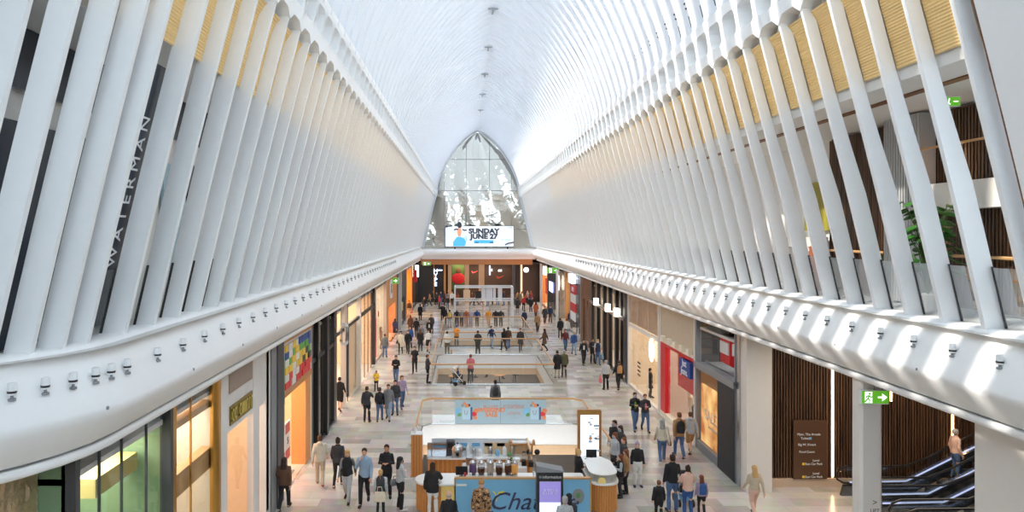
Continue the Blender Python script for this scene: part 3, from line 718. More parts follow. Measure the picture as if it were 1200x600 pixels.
for s, z, x in (('Myer, The Arcade', 1.86, -.05), ('Toilets', 1.72, -.18), ('Big W, Kmart', 1.5, -.12), ('Food Court', 1.25, -.12), ('Level', .95, .2), ('East Car Park', .83, .12), ('Level', .5, .2), ('East Car Park', .38, .12)):
    text('lettering', s, .11, WHITE, d, (x, -.065, z), FACE_CAM, depth=.003)
for x, z, m_ in ((.0, 1.72, LBLUE), (-.24, .83, CM[0]), (-.24, .38, CM[0])): MB().box(x - .04, x + .04, -.068, -.06, z - .04, z + .04).build('pictogram', m_, d)
# free column and the white end block
c = struct(MB().bbox(9.27, 9.80, 16.0, 16.4, 0, HC - 3.2, .06).build('trim_12', bpy.data.materials['column_white']))
text('lettering', '>', .2, DGREY, c, (9.6, 15.99, 2.55), FACE_CAM, depth=.002); text('lettering', 'LIFT', .12, DGREY, c, (9.6, 15.99, 2.36), FACE_CAM, depth=.002)
struct(MB().box(XR, 22, 5, 12.9, 0, TOPZ).build('wall_right_block', bpy.data.materials['column_white']))

def exit_sign(x, y, z, label, w=.66, h=.33, arrow=1):
    e = thing('exit_sign', label, 'exit sign', (x, y, z))
    MB().bbox(-w / 2, w / 2, -.05, .05, -h / 2, h / 2, .01).build('case', WHITE, e)
    g = mat('exit_green', srgb(70, 150, 40), .4, emit=srgb(96, 170, 40), estr=.5, var=0)
    MB().box(-w / 2 + .02, w / 2 - .02, -.056, -.05, -h / 2 + .02, h / 2 - .02).build('face', g, e)
    wm = mat('exit_white', (1, 1, 1), emit=(1, 1, 1), estr=.7, var=0)
    k = MB(); s = h / .33
    k.prism_y([(a * s, b_ * s) for a, b_ in ((.06, .02), (.16, .02), (.16, .09), (.28, 0), (.16, -.09), (.16, -.02), (.06, -.02))], -.06, -.056); k.build('arrow', wm, e)
    k = MB(); k.box(-.24 * s, -.07 * s, -.059, -.056, -.13 * s, .13 * s); k.build('doorway', wm, e)
    k = MB(); k.ball(-.13 * s, -.062, .085 * s, .028 * s, .004, .028 * s, 8, 6)
    for pts in ([(-.14, .05), (-.17, -.03)], [(-.17, -.03), (-.13, -.07), (-.15, -.12)], [(-.17, -.03), (-.21, -.06), (-.24, -.11)], [(-.14, .04), (-.1, .0), (-.07, .02)], [(-.14, .04), (-.2, .03), (-.21, -.01)]):
        k.tube([(a * s, -.062, b_ * s) for a, b_ in pts], .016 * s, 6)
    k.build('runner', g, e)
    MB().tube([(0, 0, h / 2), (0, 0, TOPZ + .0 - z)], .02, 6).build('bracket', GREY, e)
exit_sign(xz(1024, 465, 15.9)[0], 15.9, xz(1024, 465, 15.9)[1], 'large green running figure exit sign on the white lobby column')
x, z = xz(460, 329, 57); exit_sign(x, 57, z, 'small green exit sign hanging over the left walkway', 1.0, .5)
x, z = xz(648, 317, 66); exit_sign(x, 66, z, 'small green exit sign hanging over the right walkway', 1.1, .55)
x, z = xz(500, 309, 84.5); exit_sign(x, 84.5, z, 'tiny green exit sign high in the far left corner', 1.0, .45)
# slim white poles in front of the right shops
for i, (px, y) in enumerate(((653, 62), (634, 75))):
    x, _ = xz(px, 0, y); o = MB().tube([(x, y, 0), (x, y, TOPZ)], .12, 12).build('pole', STONE); tag(o, ['round pale pole by the tall red and white poster', 'round pale pole beside the violet glow shop'][i], 'pole')

# ---------------- end wall shops
YE = YEND + .9
def ex(px): return (px - 545) / F * YE
def ez(py): return HC - (py - 274) / F * YE
e = thing('shopfront', 'sports shop across the far end with tan pillars and red tick', 'shopfront', (ex(565), YE, 0))
def ech(mb, n, m, t=e, **k):
    o = mb.build(n, m, t, **k); o.location = -t.location; return o
DKB = mat('end_brown', srgb(70, 48, 36), .5, var=.3, scale=1)
ech(MB().box(ex(527), ex(603), YE + 3.9, YE + 4, 0, 5), 'back_wall', DKB)
ech(MB().box(ex(527), ex(640), YE, YE + 4, 4.92, 5.1), 'interior_ceiling', DGREY)
for a, b_ in ((525, 529), (544.5, 549.5), (561, 567.5)):
    ech(MB().box(ex(a), ex(b_), YE - .3, YE + .2, 0, 5), 'pillar', mat('tan_pillar', srgb(206, 164, 124), .5))
k = MB(); ech(MB().box(ex(529), ex(544), YE + 1.4, YE + 1.45, 1.6, 4.9), 'green_poster', mat('green_poster', srgb(90, 120, 60), .5, var=.5, scale=.8)); 
k = MB(); k.ball(ex(537), YE + 1.3, 3.0, .85, .1, .75); ech(k, 'red_shirt_print', RED); k = MB(); k.ball(ex(537), YE + 1.25, 4.05, .3, .1, .4); ech(k, 'head_print', DWOOD)
def swoosh(cx, cz, s):
    pts = [(-.5, .05), (-.42, -.18), (-.25, -.22), (.0, -.12), (.5, .16), (.0, .0), (-.2, -.06), (-.32, -.04), (-.38, .05), (-.4, .18)]
    k = MB(); k.prism_y([(cx + a * s, cz + b_ * s) for a, b_ in pts], YE + .05, YE + .12); return k
ech(swoosh(ex(556.5), ez(318.5), .85), 'tick', mat('tick_red', (1, .1, .08), emit=(1, .09, .06), estr=1.2, var=0))
ech(swoosh(ex(586.5), ez(324.5), .95), 'tick', mat('tick_dim', srgb(190, 60, 30), .5, emit=srgb(200, 60, 30), estr=.3))
k = MB(); k.box(ex(573), ex(574.6), YE - .6, YE - .4, ez(322), ez(311)); ech(k, 'lit_fin', mat('fin_blue', (.8, .8, 1), emit=(.75, .78, 1), estr=1.6, var=0))
END_SHOP = e; mat('white_glow', (1, 1, 1), emit=(1, 1, 1), estr=.9, var=0)
area('shop_lamp', (ex(565), YE + 1.5, 4.8), 8, 3, 260, (1, .8, .6))
h = thing('shopfront', 'black shop at the far left with vertical lit blue sign', 'shopfront', (ex(508), YE, 0))
ech(MB().box(ex(484), ex(521), YE + .3, YE + 4, 0, 5.0), 'black_wall', BLACK, h); ech(MB().box(ex(520), ex(522.5), YE - .1, YE + .3, 0, 5), 'wood_post', WOOD, h); ech(MB().box(ex(508), ex(508.8), YE + .2, YE + .32, 0, 5), 'post', WOOD, h)
HY = mat('hype_glow', (.85, .9, 1), emit=(.55, .66, 1), estr=3.0, var=0)
text('lettering', 'H\nY\nP\nE', .68, HY, h, (ex(510.5) - h.location.x, .15, ez(325.5)), (PI / 2, 0, 0), depth=.04, sx=1.15)
MB().box(-.35, .35, .1, .2, ez(317.2) - .0, ez(316.2)).build('sign_bar', HY, h, loc=(ex(510.5) - h.location.x + .5, 0, 0))
r = thing('shopfront', 'dark brown shop at the far right end beside the lit post', 'shopfront', (ex(612), YE, 0))
ech(MB().box(ex(603), ex(640), YE + .6, YE + 4, 0, 5.0), 'brown_wall', mat('end_dark', srgb(58, 44, 36), .5, var=.3), r); ech(MB().box(ex(610), ex(612), YE - .2, YE + .1, 0, 5), 'lit_post', mat('post_lit', srgb(240, 200, 160), .4, emit=(1, .7, .5), estr=.5), r); ech(MB().box(ex(601), ex(604), YE, YE + .6, 0, 5), 'blue_post', DGREY, r)
k = MB(); k.ball(ex(617), YE + .5, ez(316.5), .35, .06, .35); ech(k, 'lit_round_sign', bpy.data.materials['white_glow'], r)
struct(MB().box(-13, 20, 93, 93.2, -1, 6.5).build('wall_end_lower', DKB))
# outer walls keep daylight out of the shop depth
struct(MB().box(-13.2, -13, -7, 110, -5, 19).build('wall_outer_left', WHITE)); struct(MB().box(26, 26.2, -7, 110, -5, 19).build('wall_outer_right', WHITE))

# LED screen on the far balcony
S = thing('led_screen', 'wide white screen announcing SUNDAY JUNE 27 on the far balcony', 'screen', (xz(562, 0, 88)[0], 88.2, 0))
W2 = 80 / F * 88 / 2; zb, zt = xz(0, 289, 88)[1], xz(0, 265, 88)[1]
MB().box(-W2, W2, 0, .25, zb, zt).build('panel', mat('screen_white', srgb(236, 242, 248), .4, emit=srgb(236, 242, 250), estr=.28, var=0), S)
MB().box(-W2 - .06, W2 + .06, .05, .3, zb - .08, zt + .06).build('casing', BLACK, S)
def em(n, c, e_=.5): return mat(n, srgb(*c), .4, emit=srgb(*c), estr=e_, var=0)
sc_ink = em('screen_ink', (40, 52, 66), .2)
for s, py in (('SUNDAY', 271.0), ('JUNE 27', 277.3)):
    text('lettering', s, .86, sc_ink, S, (xz(567.2, 0, 88)[0] - S.location.x, -.01, xz(0, py, 88)[1]), FACE_CAM, depth=.01, sx=1.15, bold=.045)
k = MB(); a = lambda px: xz(px, 0, 88)[0] - S.location.x; zz = lambda py: xz(0, py, 88)[1]
k.box(a(555.5), a(578.5), -.02, 0, zz(285.2), zz(281.4)); k.build('blue_button', em('screen_blue', (70, 160, 220), .6), S)
k = MB(); k.box(a(557), a(561), -.03, -.02, zz(284.8), zz(283.6)); k.box(a(574), a(578), -.03, -.02, zz(284.8), zz(283.6)); k.build('button_text', sc_ink, S)
k = MB(); k.ell([(a(538), 0, zz(288.5), .75, .03), (a(538.5), 0, zz(284), .85, .03), (a(539), 0, zz(280), .6, .03), (a(538), 0, zz(277.5), .25, .03)], 12); k.tube([(a(543), -.02, zz(279)), (a(546), -.02, zz(277)), (a(547), -.02, zz(283))], .2, 6, flat=.2); k.build('figure_print', em('figure_blue', (76, 164, 226), .6), S)
k = MB(); k.ball(a(538.3), -.03, zz(272), .26, .03, .62); k.build('face_print', em('face_peach', (230, 150, 110), .5), S); k = MB(); k.ball(a(538.5), -.03, zz(263.6), .3, .08, .42); k.build('hat_print', sc_ink, S)
for q in ([(532, 269.8), (534, 268.5), (537, 268.8)], [(542, 269), (545, 270), (547, 269.2)], [(522, 266), (526, 265), (530, 264.6)], [(592, 287), (596, 285), (602, 284)]):
    MB().tube([(a(p), -.02, zz(q_)) for p, q_ in q], .09, 6).build('brush_mark', sc_ink, S)
SCREEN_T = (S, a)
for x in (a(533), a(595)): MB().box(x - .1, x + .1, .05, .25, HC - 1.98, zb).build('stand', BLACK, S)

area('lobby_fill', (14, 20.5, 5.4), 6, 3, 190, (1, .88, .72))  # unseen fill light, added because the lobby came out dark
# ============================================================ THINGS IN THE MALL
def marks(t, name, m, loc, rot, w, h, n, seed=1, rows=1, depth=.012):
    """unreadable lettering: rows of short raised strokes"""
    rnd = random.Random(seed); k = MB()
    for r in range(rows):
        z = -h / 2 + h * (r + .5) / rows; hh = h / rows * .38; x = -w / 2; step = w / n
        for i in range(n):
            if rnd.random() < .12: x += step; continue
            a = x + step * .1; b = x + step * .8; q = rnd.random()
            if q < .4: k.box(a, a + step * .22, z - hh, z + hh, 0, depth); k.box(a, b, z + hh * .6, z + hh, 0, depth)
            elif q < .7: k.box(a, a + step * .22, z - hh, z + hh, 0, depth); k.box(b - step * .22, b, z - hh, z + hh, 0, depth)
            else: k.box(a, b, z - hh, z - hh * .6, 0, depth); k.box(a, b, z + hh * .6, z + hh, 0, depth); k.box(a, a + step * .22, z - hh, z + hh, 0, depth)
            x += step
    o = k.build(name, m, t); o.location = loc; o.rotation_euler = rot; return o

# ---- balustrades around the three floor openings
RAILW = mat('oak_rail', srgb(206, 160, 108), .4, var=.08, scale=8)
def rail_path(x0, x1, y0, y1, c=.45):
    return [(x0, y0 + .0), (x0, y1 - c), (x0 + c, y1), (x1 - c, y1), (x1, y1 - c), (x1, y0)]
for i, (x0, x1, y0, y1) in enumerate(VOIDS):
    b = thing('glass_balustrade', ['glass balustrade with oak rail around the opening behind the kiosk', 'glass balustrade with oak rail around the middle floor opening', 'glass balustrade with oak rail around the opening before the clothes display'][i], 'balustrade', ((x0 + x1) / 2, (y0 + y1) / 2, 0))
    lx, ly = (x1 - x0) / 2, (y1 - y0) / 2; c = .4
    loop = [(-lx + c * 0, -ly, 0), (-lx, ly - c, 0), (-lx + c, ly, 0), (lx - c, ly, 0), (lx, ly - c, 0), (lx, -ly, 0)]
    if i: loop.append(loop[0])
    MB().tube([(x, y, 1.2) for x, y, _ in loop], .045, 8).build('handrail', RAILW, b, smooth=True)
    for q in range(len(loop) - 1):
        (xa, ya, _), (xb, yb, _) = loop[q], loop[q + 1]
        ln = math.hypot(xb - xa, yb - ya); n = max(1, round(ln / 1.8)) if i < 2 else 1
        for s in range(n):
            a, e = s / n + .006, (s + 1) / n - .006
            k = MB(); k.quad((xa + (xb - xa) * a, ya + (yb - ya) * a, .02), (xa + (xb - xa) * e, ya + (yb - ya) * e, .02), (xa + (xb - xa) * e, ya + (yb - ya) * e, 1.17), (xa + (xb - xa) * a, ya + (yb - ya) * a, 1.17))
            k.build('glass_panel', GLASSG, b)
    k = MB()
    k.tube([(x, y, .03) for x, y, _ in loop], .035, 4); k.build('base_channel', CHROME, b)
# banner on the far balustrade of the first opening
bn = thing('banner', 'grey-blue WEEKEND SALE banner on the glass balustrade behind the kiosk', 'banner', (xz(586.5, 0, 31.6)[0], 31.62, .06))
BW = 107 / F * 31.6 / 2
MB().box(-BW, BW, -.02, .0, 0, 1.09).build('cloth', mat('banner_blue', srgb(158, 186, 202), .6, var=.06, scale=2), bn)
BO = mat('banner_orange', srgb(222, 140, 96), .6)
text('lettering', 'WEEKEND\nSALE', .26, BO, bn, (-.42, -.025, .52), FACE_CAM, depth=.004, bold=.012)
marks(bn, 'small_lettering', BO, (-.42, -.022, .82), FACE_CAM, .8, .07, 12, 3, depth=.004)
marks(bn, 'small_lettering', BO, (.62, -.022, .78), FACE_CAM, 1.0, .2, 14, 4, 2, depth=.004); marks(bn, 'small_lettering', BO, (.62, -.022, .48), FACE_CAM, .6, .14, 9, 5, 2, depth=.004); marks(bn, 'small_lettering', BO, (.62, -.022, .24), FACE_CAM, .25, .05, 5, 6, depth=.004)
MB().box(-.01, .01, -.024, -.02, 0, 1.09).build('seam', GREY, bn)
for s, ox in ((0, -1.55), (1, 1.62)):
    k = MB(); k.prism_y([(ox - .22, .2), (ox + .16, .2), (ox + .16, .75), (ox - .22, .75)], -.028, -.02); k.build('bag_print', mat('bag_blue', srgb(176, 208, 228), .6), bn)
    k = MB(); k.prism_y([(ox + .16, .16), (ox + .25, .2), (ox + .25, .78), (ox + .16, .75)], -.03, -.02); k.build('bag_side_print', mat('bag_dark', srgb(60, 90, 130), .6), bn)
    k = MB(); k.tube([(ox - .12, -.03, .62), (ox - .1, -.03, .45), (ox, -.03, .42), (ox + .04, -.03, .62)], .015, 6); k.build('bag_handle_print', GREY, bn)
    for dx, dz, r, m_ in ((.0, .84, .1, BO), (-.12, .95, .07, BO), (.1, .86, .06, NAVY), (-.2, .85, .06, GREY), (-.42, .62, .12, LBLUE), (-.36, .42, .1, GREENP), (-.45, .5, .09, LBLUE), (.34, .45, .12, RED), (.38, .28, .1, BO), (.42, .6, .12, BO)):
        k = MB(); k.ball(ox + dx * (1 if not (s and dx < -.3) else 1), -.022, dz, r, .008, r, 10, 6); k.build('splash_print', m_, bn)

# ---- drinks kiosk
KY0, KY1 = 21.4, 24.4
ki = thing('kiosk', 'curved drinks kiosk with oak slat base, white top and blue name board', 'kiosk', (1.6, 22.9, 0))
def kch(mb, n, m, par=ki, **k):
    o = mb.build(n, m, par, **k); o.location = -ki.location if par is ki else (0, 0, 0); return o
def stadium(x0, x1, y0, y1, r, n=8):
    P = []
    for cx, cy, a0 in ((x1 - r, y0 + r, -90), (x1 - r, y1 - r, 0), (x0 + r, y1 - r, 90), (x0 + r, y0 + r, 180)):
        for i in range(n + 1):
            a = math.radians(a0 + 90 * i / n); P.append((cx + r * math.cos(a), cy + r * math.sin(a)))
    return P
def counter(nm, x0, x1, y0, y1, r, h):
    p = stadium(x0, x1, y0, y1, r)
    kch(MB().prism(p, h - .06, h), nm + '_top', mat('counter_white', srgb(244, 243, 240), .2, var=.02))
    k = MB(); ins = stadium(x0 + .06, x1 - .06, y0 + .06, y1 - .06, max(.05, r - .06)); k.prism(ins, .08, h - .06)
    kch(k, nm + '_body', mat('oak_slat', srgb(204, 134, 70), .4, var=.12, scale=12))
    k = MB(); L_ = 0
    for i in range(len(ins)):
        a, b_ = Vector(ins[i]), Vector(ins[(i + 1) % len(ins)]); ln = (b_ - a).length; n = int(ln / .16)
        for q in range(max(1, n)):
            p_ = a + (b_ - a) * ((q + .5) / max(1, n)); k.prism([(p_.x + .028 * math.cos(t), p_.y + .028 * math.sin(t)) for t in (0, PI / 2, PI, 1.5 * PI)], .1, h - .07)
    kch(k, nm + '_slats', mat('oak_slat_light', srgb(222, 158, 92), .4, var=.1, scale=12))
counter('left_counter', -1.6, .4, 21.4, 22.4, .48, 1.0)
counter('right_counter', 3.92, 4.9, 21.4, 24.2, .46, 1.0)
counter('back_counter', -1.35, 2.4, 24.05, 24.6, .15, .95)
counter('front_counter', -.2, 3.8, 21.6, 22.2, .1, 1.08)
kch(MB().bbox(-.1, 2.1, 23.1, 23.6, 0, .95, .03), 'island', mat('counter_white', (0, 0, 0)))
kch(MB().box(-.3, 3.92, 21.42, 21.5, .0, 1.15), 'name_board', mat('board_blue', srgb(128, 190, 228), .45, var=.05, scale=3))
k = MB(); k.box(-.34, 3.96, 21.4, 21.52, 1.15, 1.2); k.box(-.34, -.29, 21.4, 21.52, 0, 1.15); k.box(3.91, 3.96, 21.4, 21.52, 0, 1.15); kch(k, 'board_frame', RAILW)
text('lettering', 'Chatime', .78, mat('script_ink', srgb(62, 60, 96), .5), ki, (2.12 - 1.6, 21.41 - 22.9, .44), FACE_CAM, depth=.006, shear=.35, sx=1.05)
k = MB()
for q in ([(.86, .78), (.99, .62), (.95, .74)], [(1.0, .62), (1.3, .70), (1.2, .78), (1.05, .74)], [(.95, .6), (1.02, .6), (.97, .42)]):
    k.prism_y(q, 21.405, 21.42)
kch(k, 'leaf_mark', mat('leaf_yellow', srgb(244, 226, 60), .5))
k = MB(); k.ball(3.55, 21.41, .62, .19, .008, .25); kch(k, 'grey_mark', GREY); k = MB(); k.ball(3.55, 21.40, .65, .07, .012, .09); kch(k, 'green_mark', GREENP)
k = MB(); k.box(-.75, -.3, 21.40, 21.45, .2, .95); kch(k, 'yellow_poster', mat('poster_yellow', srgb(240, 206, 120), .5))
k = MB(); k.box(2.2, 2.26, 23.3, 24.6, .95, 1.5); k.box(.7, 2.26, 24.5, 24.56, .95, 1.35); kch(k, 'oak_screen', mat('oak_pale', srgb(232, 200, 156), .5, var=.05))
# glass cake display on right counter
g = thing('display_case', 'low curved glass display case on the right kiosk counter', 'display case', (4.42, 22.3, 1.0))
k = MB(); p = stadium(-.44, .42, -.8, .8, .38); k.rings([[(x, y, 0) for x, y in p], [(x, y, .24) for x, y in p]], False); k.build('glass', GLASSG, g)
MB().prism(stadium(-.46, .44, -.82, .82, .4), .24, .27).build('lid', mat('counter_white', (0, 0, 0)), g)
k = MB(); k.ball(-.12, -.81, .06, .13, .02, .13); k.build('round_sticker', mat('sticker_yellow', srgb(244, 214, 130), .5), g)
# tall oak post with menu top, left of the kiosk
o = thing('pillar_cabinet', 'tall oak slatted pillar cabinet at the left end of the kiosk', 'cabinet', (xz(488.5, 0, 23.6)[0], 23.6, 0))
MB().bbox(-.19, .19, -.18, .18, .5, 1.95, .02).build('oak_case', mat('oak_slat', (0, 0, 0)), o); MB().box(-.16, .16, -.15, .15, 0, .5).build('base', WHITE, o)
k = MB(); 
for q in range(4): k.box(-.17 + q * .1, -.13 + q * .1, -.2, -.18, .52, 1.93)
k.build('slat', mat('oak_slat_light', (0, 0, 0)), o); k = MB(); k.box(-.2, .2, -.19, .19, 1.95, 1.98); k.lathe(-.05, 0, [(.06, 1.98), (.06, 2.1), (.03, 2.16)], 10); k.build('cap', WHITE, o)
# appliances
def dispenser(x, y, m_fill, fill, label, z=1.08):
    d_ = thing('drink_dispenser', label, 'drink dispenser', (x, y, z), 0, None)
    MB().lathe(0, 0, [(.1, .0), (.1, .06), (.07, .08)], 14).build('base', CHROME, d_)
    MB().lathe(0, 0, [(.10, .08), (.115, .12), (.115, .38), (.1, .42)], 14, False).build('jar', GLASS, d_, smooth=True)
    MB().lathe(0, 0, [(.095, .09), (.108, .13), (.108, .13 + fill)], 14).build('drink', m_fill, d_)
    MB().lathe(0, 0, [(.11, .42), (.11, .45), (.06, .5), (.02, .52), (.02, .55)], 14).build('lid', CHROME, d_)
    MB().tube([(0, -.11, .14), (0, -.17, .14), (0, -.17, .1)], .015, 6).build('tap', BLACK, d_)
TEA = mat('brown_tea', srgb(96, 44, 22), .2); AMB = mat('amber_tea', srgb(230, 170, 90), .2, emit=srgb(230, 160, 70), estr=.15); MILK = mat('milk_tea', srgb(226, 208, 186), .3); PURP = mat('purple_label', srgb(120, 80, 150), .4)
for x, mm, fl_, lb in ((554, PURP, .26, 'drink dispenser with purple label, leftmost on the kiosk front counter'), (564, TEA, .14, 'dispenser of dark tea, second from the left on the front counter'), (574.5, MILK, .25, 'dispenser of pale milky drink, middle of the front counter'), (585, TEA, .18, 'dispenser of dark tea between the milky drink and another dark tea'), (595.5, TEA, .22, 'fullest dispenser of dark tea, nearest the amber drink jar'), (603, AMB, .24, 'dispenser of glowing amber drink, rightmost in the row')):
    dispenser(xz(x, 0, 21.9)[0], 21.9, mm, fl_, lb)
c = thing('rice_cooker', 'large steel rice cooker with lid on the kiosk back counter', 'cooker', (xz(536, 0, 24.1)[0], 24.25, .95))
MB().lathe(0, 0, [(.2, 0), (.22, .04), (.23, .3), (.21, .33)], 18).build('pot', CHROME, c, smooth=True); MB().lathe(0, 0, [(.215, .33), (.2, .38), (.08, .44), (.0, .45)], 18).build('lid', CHROME, c, smooth=True); MB().box(-.05, .05, -.25, -.21, .08, .2).build('control_panel', BLACK, c); MB().lathe(0, 0, [(.03, .44), (.03, .48)], 10).build('knob', BLACK, c)
for s in (-1, 1): MB().tube([(s * .22, -.08, .24), (s * .28, -.08, .26), (s * .28, .08, .26), (s * .22, .08, .24)], .015, 6).build('handle', BLACK, c)
c = thing('sink_unit', 'steel sink with tall curved tap on the kiosk back counter', 'sink', (xz(512, 0, 24.2)[0], 24.3, .95))
k = MB(); k.box(-.35, .35, -.2, .2, 0, .03); k.box(-.35, .35, .17, .2, .03, .4); k.box(-.35, .35, .1, .2, .38, .42); k.build('basin', CHROME, c); MB().tube([(-.2, .05, .03), (-.2, .05, .3), (-.17, 0, .38), (-.1, -.05, .36), (-.1, -.06, .28)], .015, 8).build('tap', CHROME, c); MB().box(-.15, .33, .12, .165, .25, .31).build('blue_strip', LBLUE, c)
c = thing('coffee_machine', 'dark upright machine beside the rice cooker', 'machine', (xz(528, 0, 24.4)[0], 24.4, .95)); MB().bbox(-.15, .15, -.15, .15, 0, .52, .02).build('body', DGREY, c); MB().box(-.1, .1, -.16, -.15, .3, .46).build('panel', BLACK, c)
c = thing('monitor', 'black till screen on the left of the kiosk front counter', 'screen', (xz(541, 0, 21.9)[0], 21.85, 1.08)); MB().bbox(-.19, .19, -.02, .02, .06, .33, .01).build('display', BLACK, c); k = MB(); k.box(-.08, .08, -.06, .06, 0, .015); k.box(-.02, .02, .0, .03, .01, .1); k.build('stand', DGREY, c)
for i, (px, py, y, m_) in enumerate(((620, 547, 23.3, CHROME), (628, 549, 23.2, CHROME))):
    c = thing('blender', ['steel blender on the kiosk island, left one', 'steel blender on the kiosk island next to the oak screen'][i], 'blender', (xz(px - 6, 0, y)[0], y, .95)); MB().bbox(-.08, .08, -.09, .09, 0, .18, .02).build('base', BLACK, c); MB().lathe(0, 0, [(.05, .18), (.07, .42), (.07, .44)], 12).build('jug', GLASS, c); MB().lathe(0, 0, [(.072, .44), (.05, .48)], 12).build('lid', DGREY, c)
for i, px in enumerate((625.5, 635)):
    c = thing('cup_lid_stack', ['round black lid stack on a stand, left of the pair', 'round black lid stack on a stand, right of the pair'][i], 'lids', (xz(px, 0, 23.3)[0] - .15, 23.45, .95)); MB().tube([(0, 0, 0), (0, 0, .35)], .02, 6).build('stand', CHROME, c); k = MB(); k.ball(0, -.05, .42, .1, .06, .1); k.build('lids', BLACK, c)
c = thing('tray_box', 'oak tray with white paper sheets on the back of the kiosk', 'tray', (xz(612, 0, 24.3)[0], 24.32, 1.36)); k = MB(); k.box(-.45, .45, -.15, .15, 0, .05); k.box(-.45, -.38, -.15, .15, .05, .12); k.box(.38, .45, -.15, .15, .05, .12); k.build('tray', WOOD, c); MB().box(-.35, .36, -.12, .12, .05, .09).build('paper', WHITE, c)
k = MB()
for x in (-.35, .35): k.box(x - .03, x + .03, -.03, .03, -.41, 0)
k.build('leg', WOOD, c)
c = thing('plant_pot', 'small green potted herb between the kiosk shelves', 'plant', (xz(597, 0, 23.4)[0], 23.4, .95)); MB().lathe(0, 0, [(.06, 0), (.08, .14), (.07, .15)], 12).build('pot', BLACK, c); k = MB()
rnd = random.Random(5)
for i in range(22):
    a, r_, z = rnd.uniform(0, 6.28), rnd.uniform(.03, .16), rnd.uniform(.15, .4); k.quad((r_ * math.cos(a) * .3, r_ * math.sin(a) * .3, z - .06), (r_ * math.cos(a + .3), r_ * math.sin(a + .3), z), (r_ * math.cos(a) * 1.3, r_ * math.sin(a) * 1.3, z + .03), (r_ * math.cos(a - .3), r_ * math.sin(a - .3), z))
k.build('foliage', mat('leaf_green', srgb(70, 130, 60), .5, var=.3), c)
c = thing('till', 'black card till and screen on the right kiosk counter', 'till', (4.35, 23.5, 1.0)); MB().box(-.2, .2, -.15, .15, 0, .08).build('drawer', BLACK, c); k = MB(); k.box(-.18, .18, .0, .03, .15, .42); k.box(-.03, .03, .02, .05, .08, .2); k.build('screen', BLACK, c); MB().box(.25, .33, -.2, -.08, 0, .12).build('card_reader', DGREY, c)
CUPM = [mat('cup_pink', srgb(224, 130, 150), .4), WHITE, mat('cup_red', srgb(200, 50, 50), .4), CREAM]
for i, (x, y, m_, s) in enumerate(((.0, 21.75, CUPM[2], 'red'), (.18, 21.72, CUPM[1], 'white'), (2.45, 21.8, CUPM[0], 'pink'), (2.2, 21.85, CUPM[1], 'second white'))):
    c = MB().lathe(0, 0, [(.03, 0), (.042, .13), (.045, .135), (.036, .16)], 10).build('cup', m_, None, loc=(x, y, 1.08)); tag(c, '%s takeaway cup standing on the kiosk front counter' % s, 'cup')
# map board
mb_ = thing('map_board', 'tall oak-framed board with lit map beside the kiosk till', 'sign', (xz(693, 0, 24.2)[0], 24.6, 0))
MB().bbox(-.43, .43, -.06, .06, .3, 2.52, .03).build('oak_frame', mat('oak_frame_m', srgb(176, 122, 70), .4, var=.1), mb_)
MB().box(-.33, .33, -.075, -.06, .55, 2.34).build('screen', mat('map_screen', srgb(220, 230, 240), .4, emit=srgb(222, 232, 244), estr=.7, var=.03, scale=8), mb_)
k = MB(); rnd = random.Random(2)
for i in range(16):
    x, z = rnd.uniform(-.28, .28), rnd.uniform(.8, 2.2); k.box(x, x + rnd.uniform(.04, .16), -.08, -.075, z, z + rnd.uniform(.02, .08))
k.build('map_shapes', mat('map_grey', srgb(196, 208, 222), .5), mb_); k = MB(); k.ball(.03, -.078, 1.5, .06, .01, .06); k.build('orange_dot', ORANGE, mb_); k = MB(); k.ball(.22, -.078, 1.5, .05, .01, .05); k.build('grey_dot', GREY, mb_)
MB().box(-.3, .3, -.05, .05, 0, .3).build('foot', WOOD, mb_); k = MB(); k.box(-.35, .35, -.065, -.06, 2.38, 2.47); k.build('header_strip', BRASS, mb_)
# information totem
T = thing('information_totem', 'black information totem with slanted grey cap and lit screen', 'totem', (xz(644.5, 0, 19.3)[0], 19.45, 0))
MB().bbox(-.37, .37, -.2, .2, 0, 2.12, .02).build('case', BLACK, T)
k = MB(); k.rings([[(-.38, -.21, 2.12), (.38, -.21, 2.12), (.38, .21, 2.12), (-.38, .21, 2.12)], [(-.38, -.21, 2.3), (.38, -.21, 2.16), (.38, .21, 2.16), (-.38, .21, 2.3)]]); k.build('cap', GREY, T)
MB().box(-.3, .3, -.205, -.2, .3, 1.86).build('screen', mat('totem_screen', srgb(226, 230, 240), .4, emit=srgb(226, 230, 242), estr=.6, var=.02), T)
MB().box(-.3, .3, -.21, -.205, 1.28, 1.86).build('violet_panel', mat('totem_violet', srgb(140, 130, 190), .4, emit=srgb(140, 130, 200), estr=.45, var=.1, scale=2), T)
text('lettering', 'information', .115, WHITE, T, (.05, -.205, 1.99), FACE_CAM, depth=.004); k = MB(); k.ball(-.28, -.203, 1.99, .04, .006, .04); k.build('round_symbol', GREY, T)
marks(T, 'screen_lettering', WHITE, (0, -.212, 1.58), FACE_CAM, .42, .16, 14, 9, 2, depth=.003)
# oak bench tip at the bottom edge
b = thing('bench', 'low oak topped bench at the bottom edge of the aisle', 'bench', (6.05, 20.25, 0)); MB().bbox(-.5, .5, -.3, .3, .42, .47, .02).build('seat', RAILW, b); MB().box(-.45, .45, -.25, .25, 0, .42).build('base', WHITE, b)

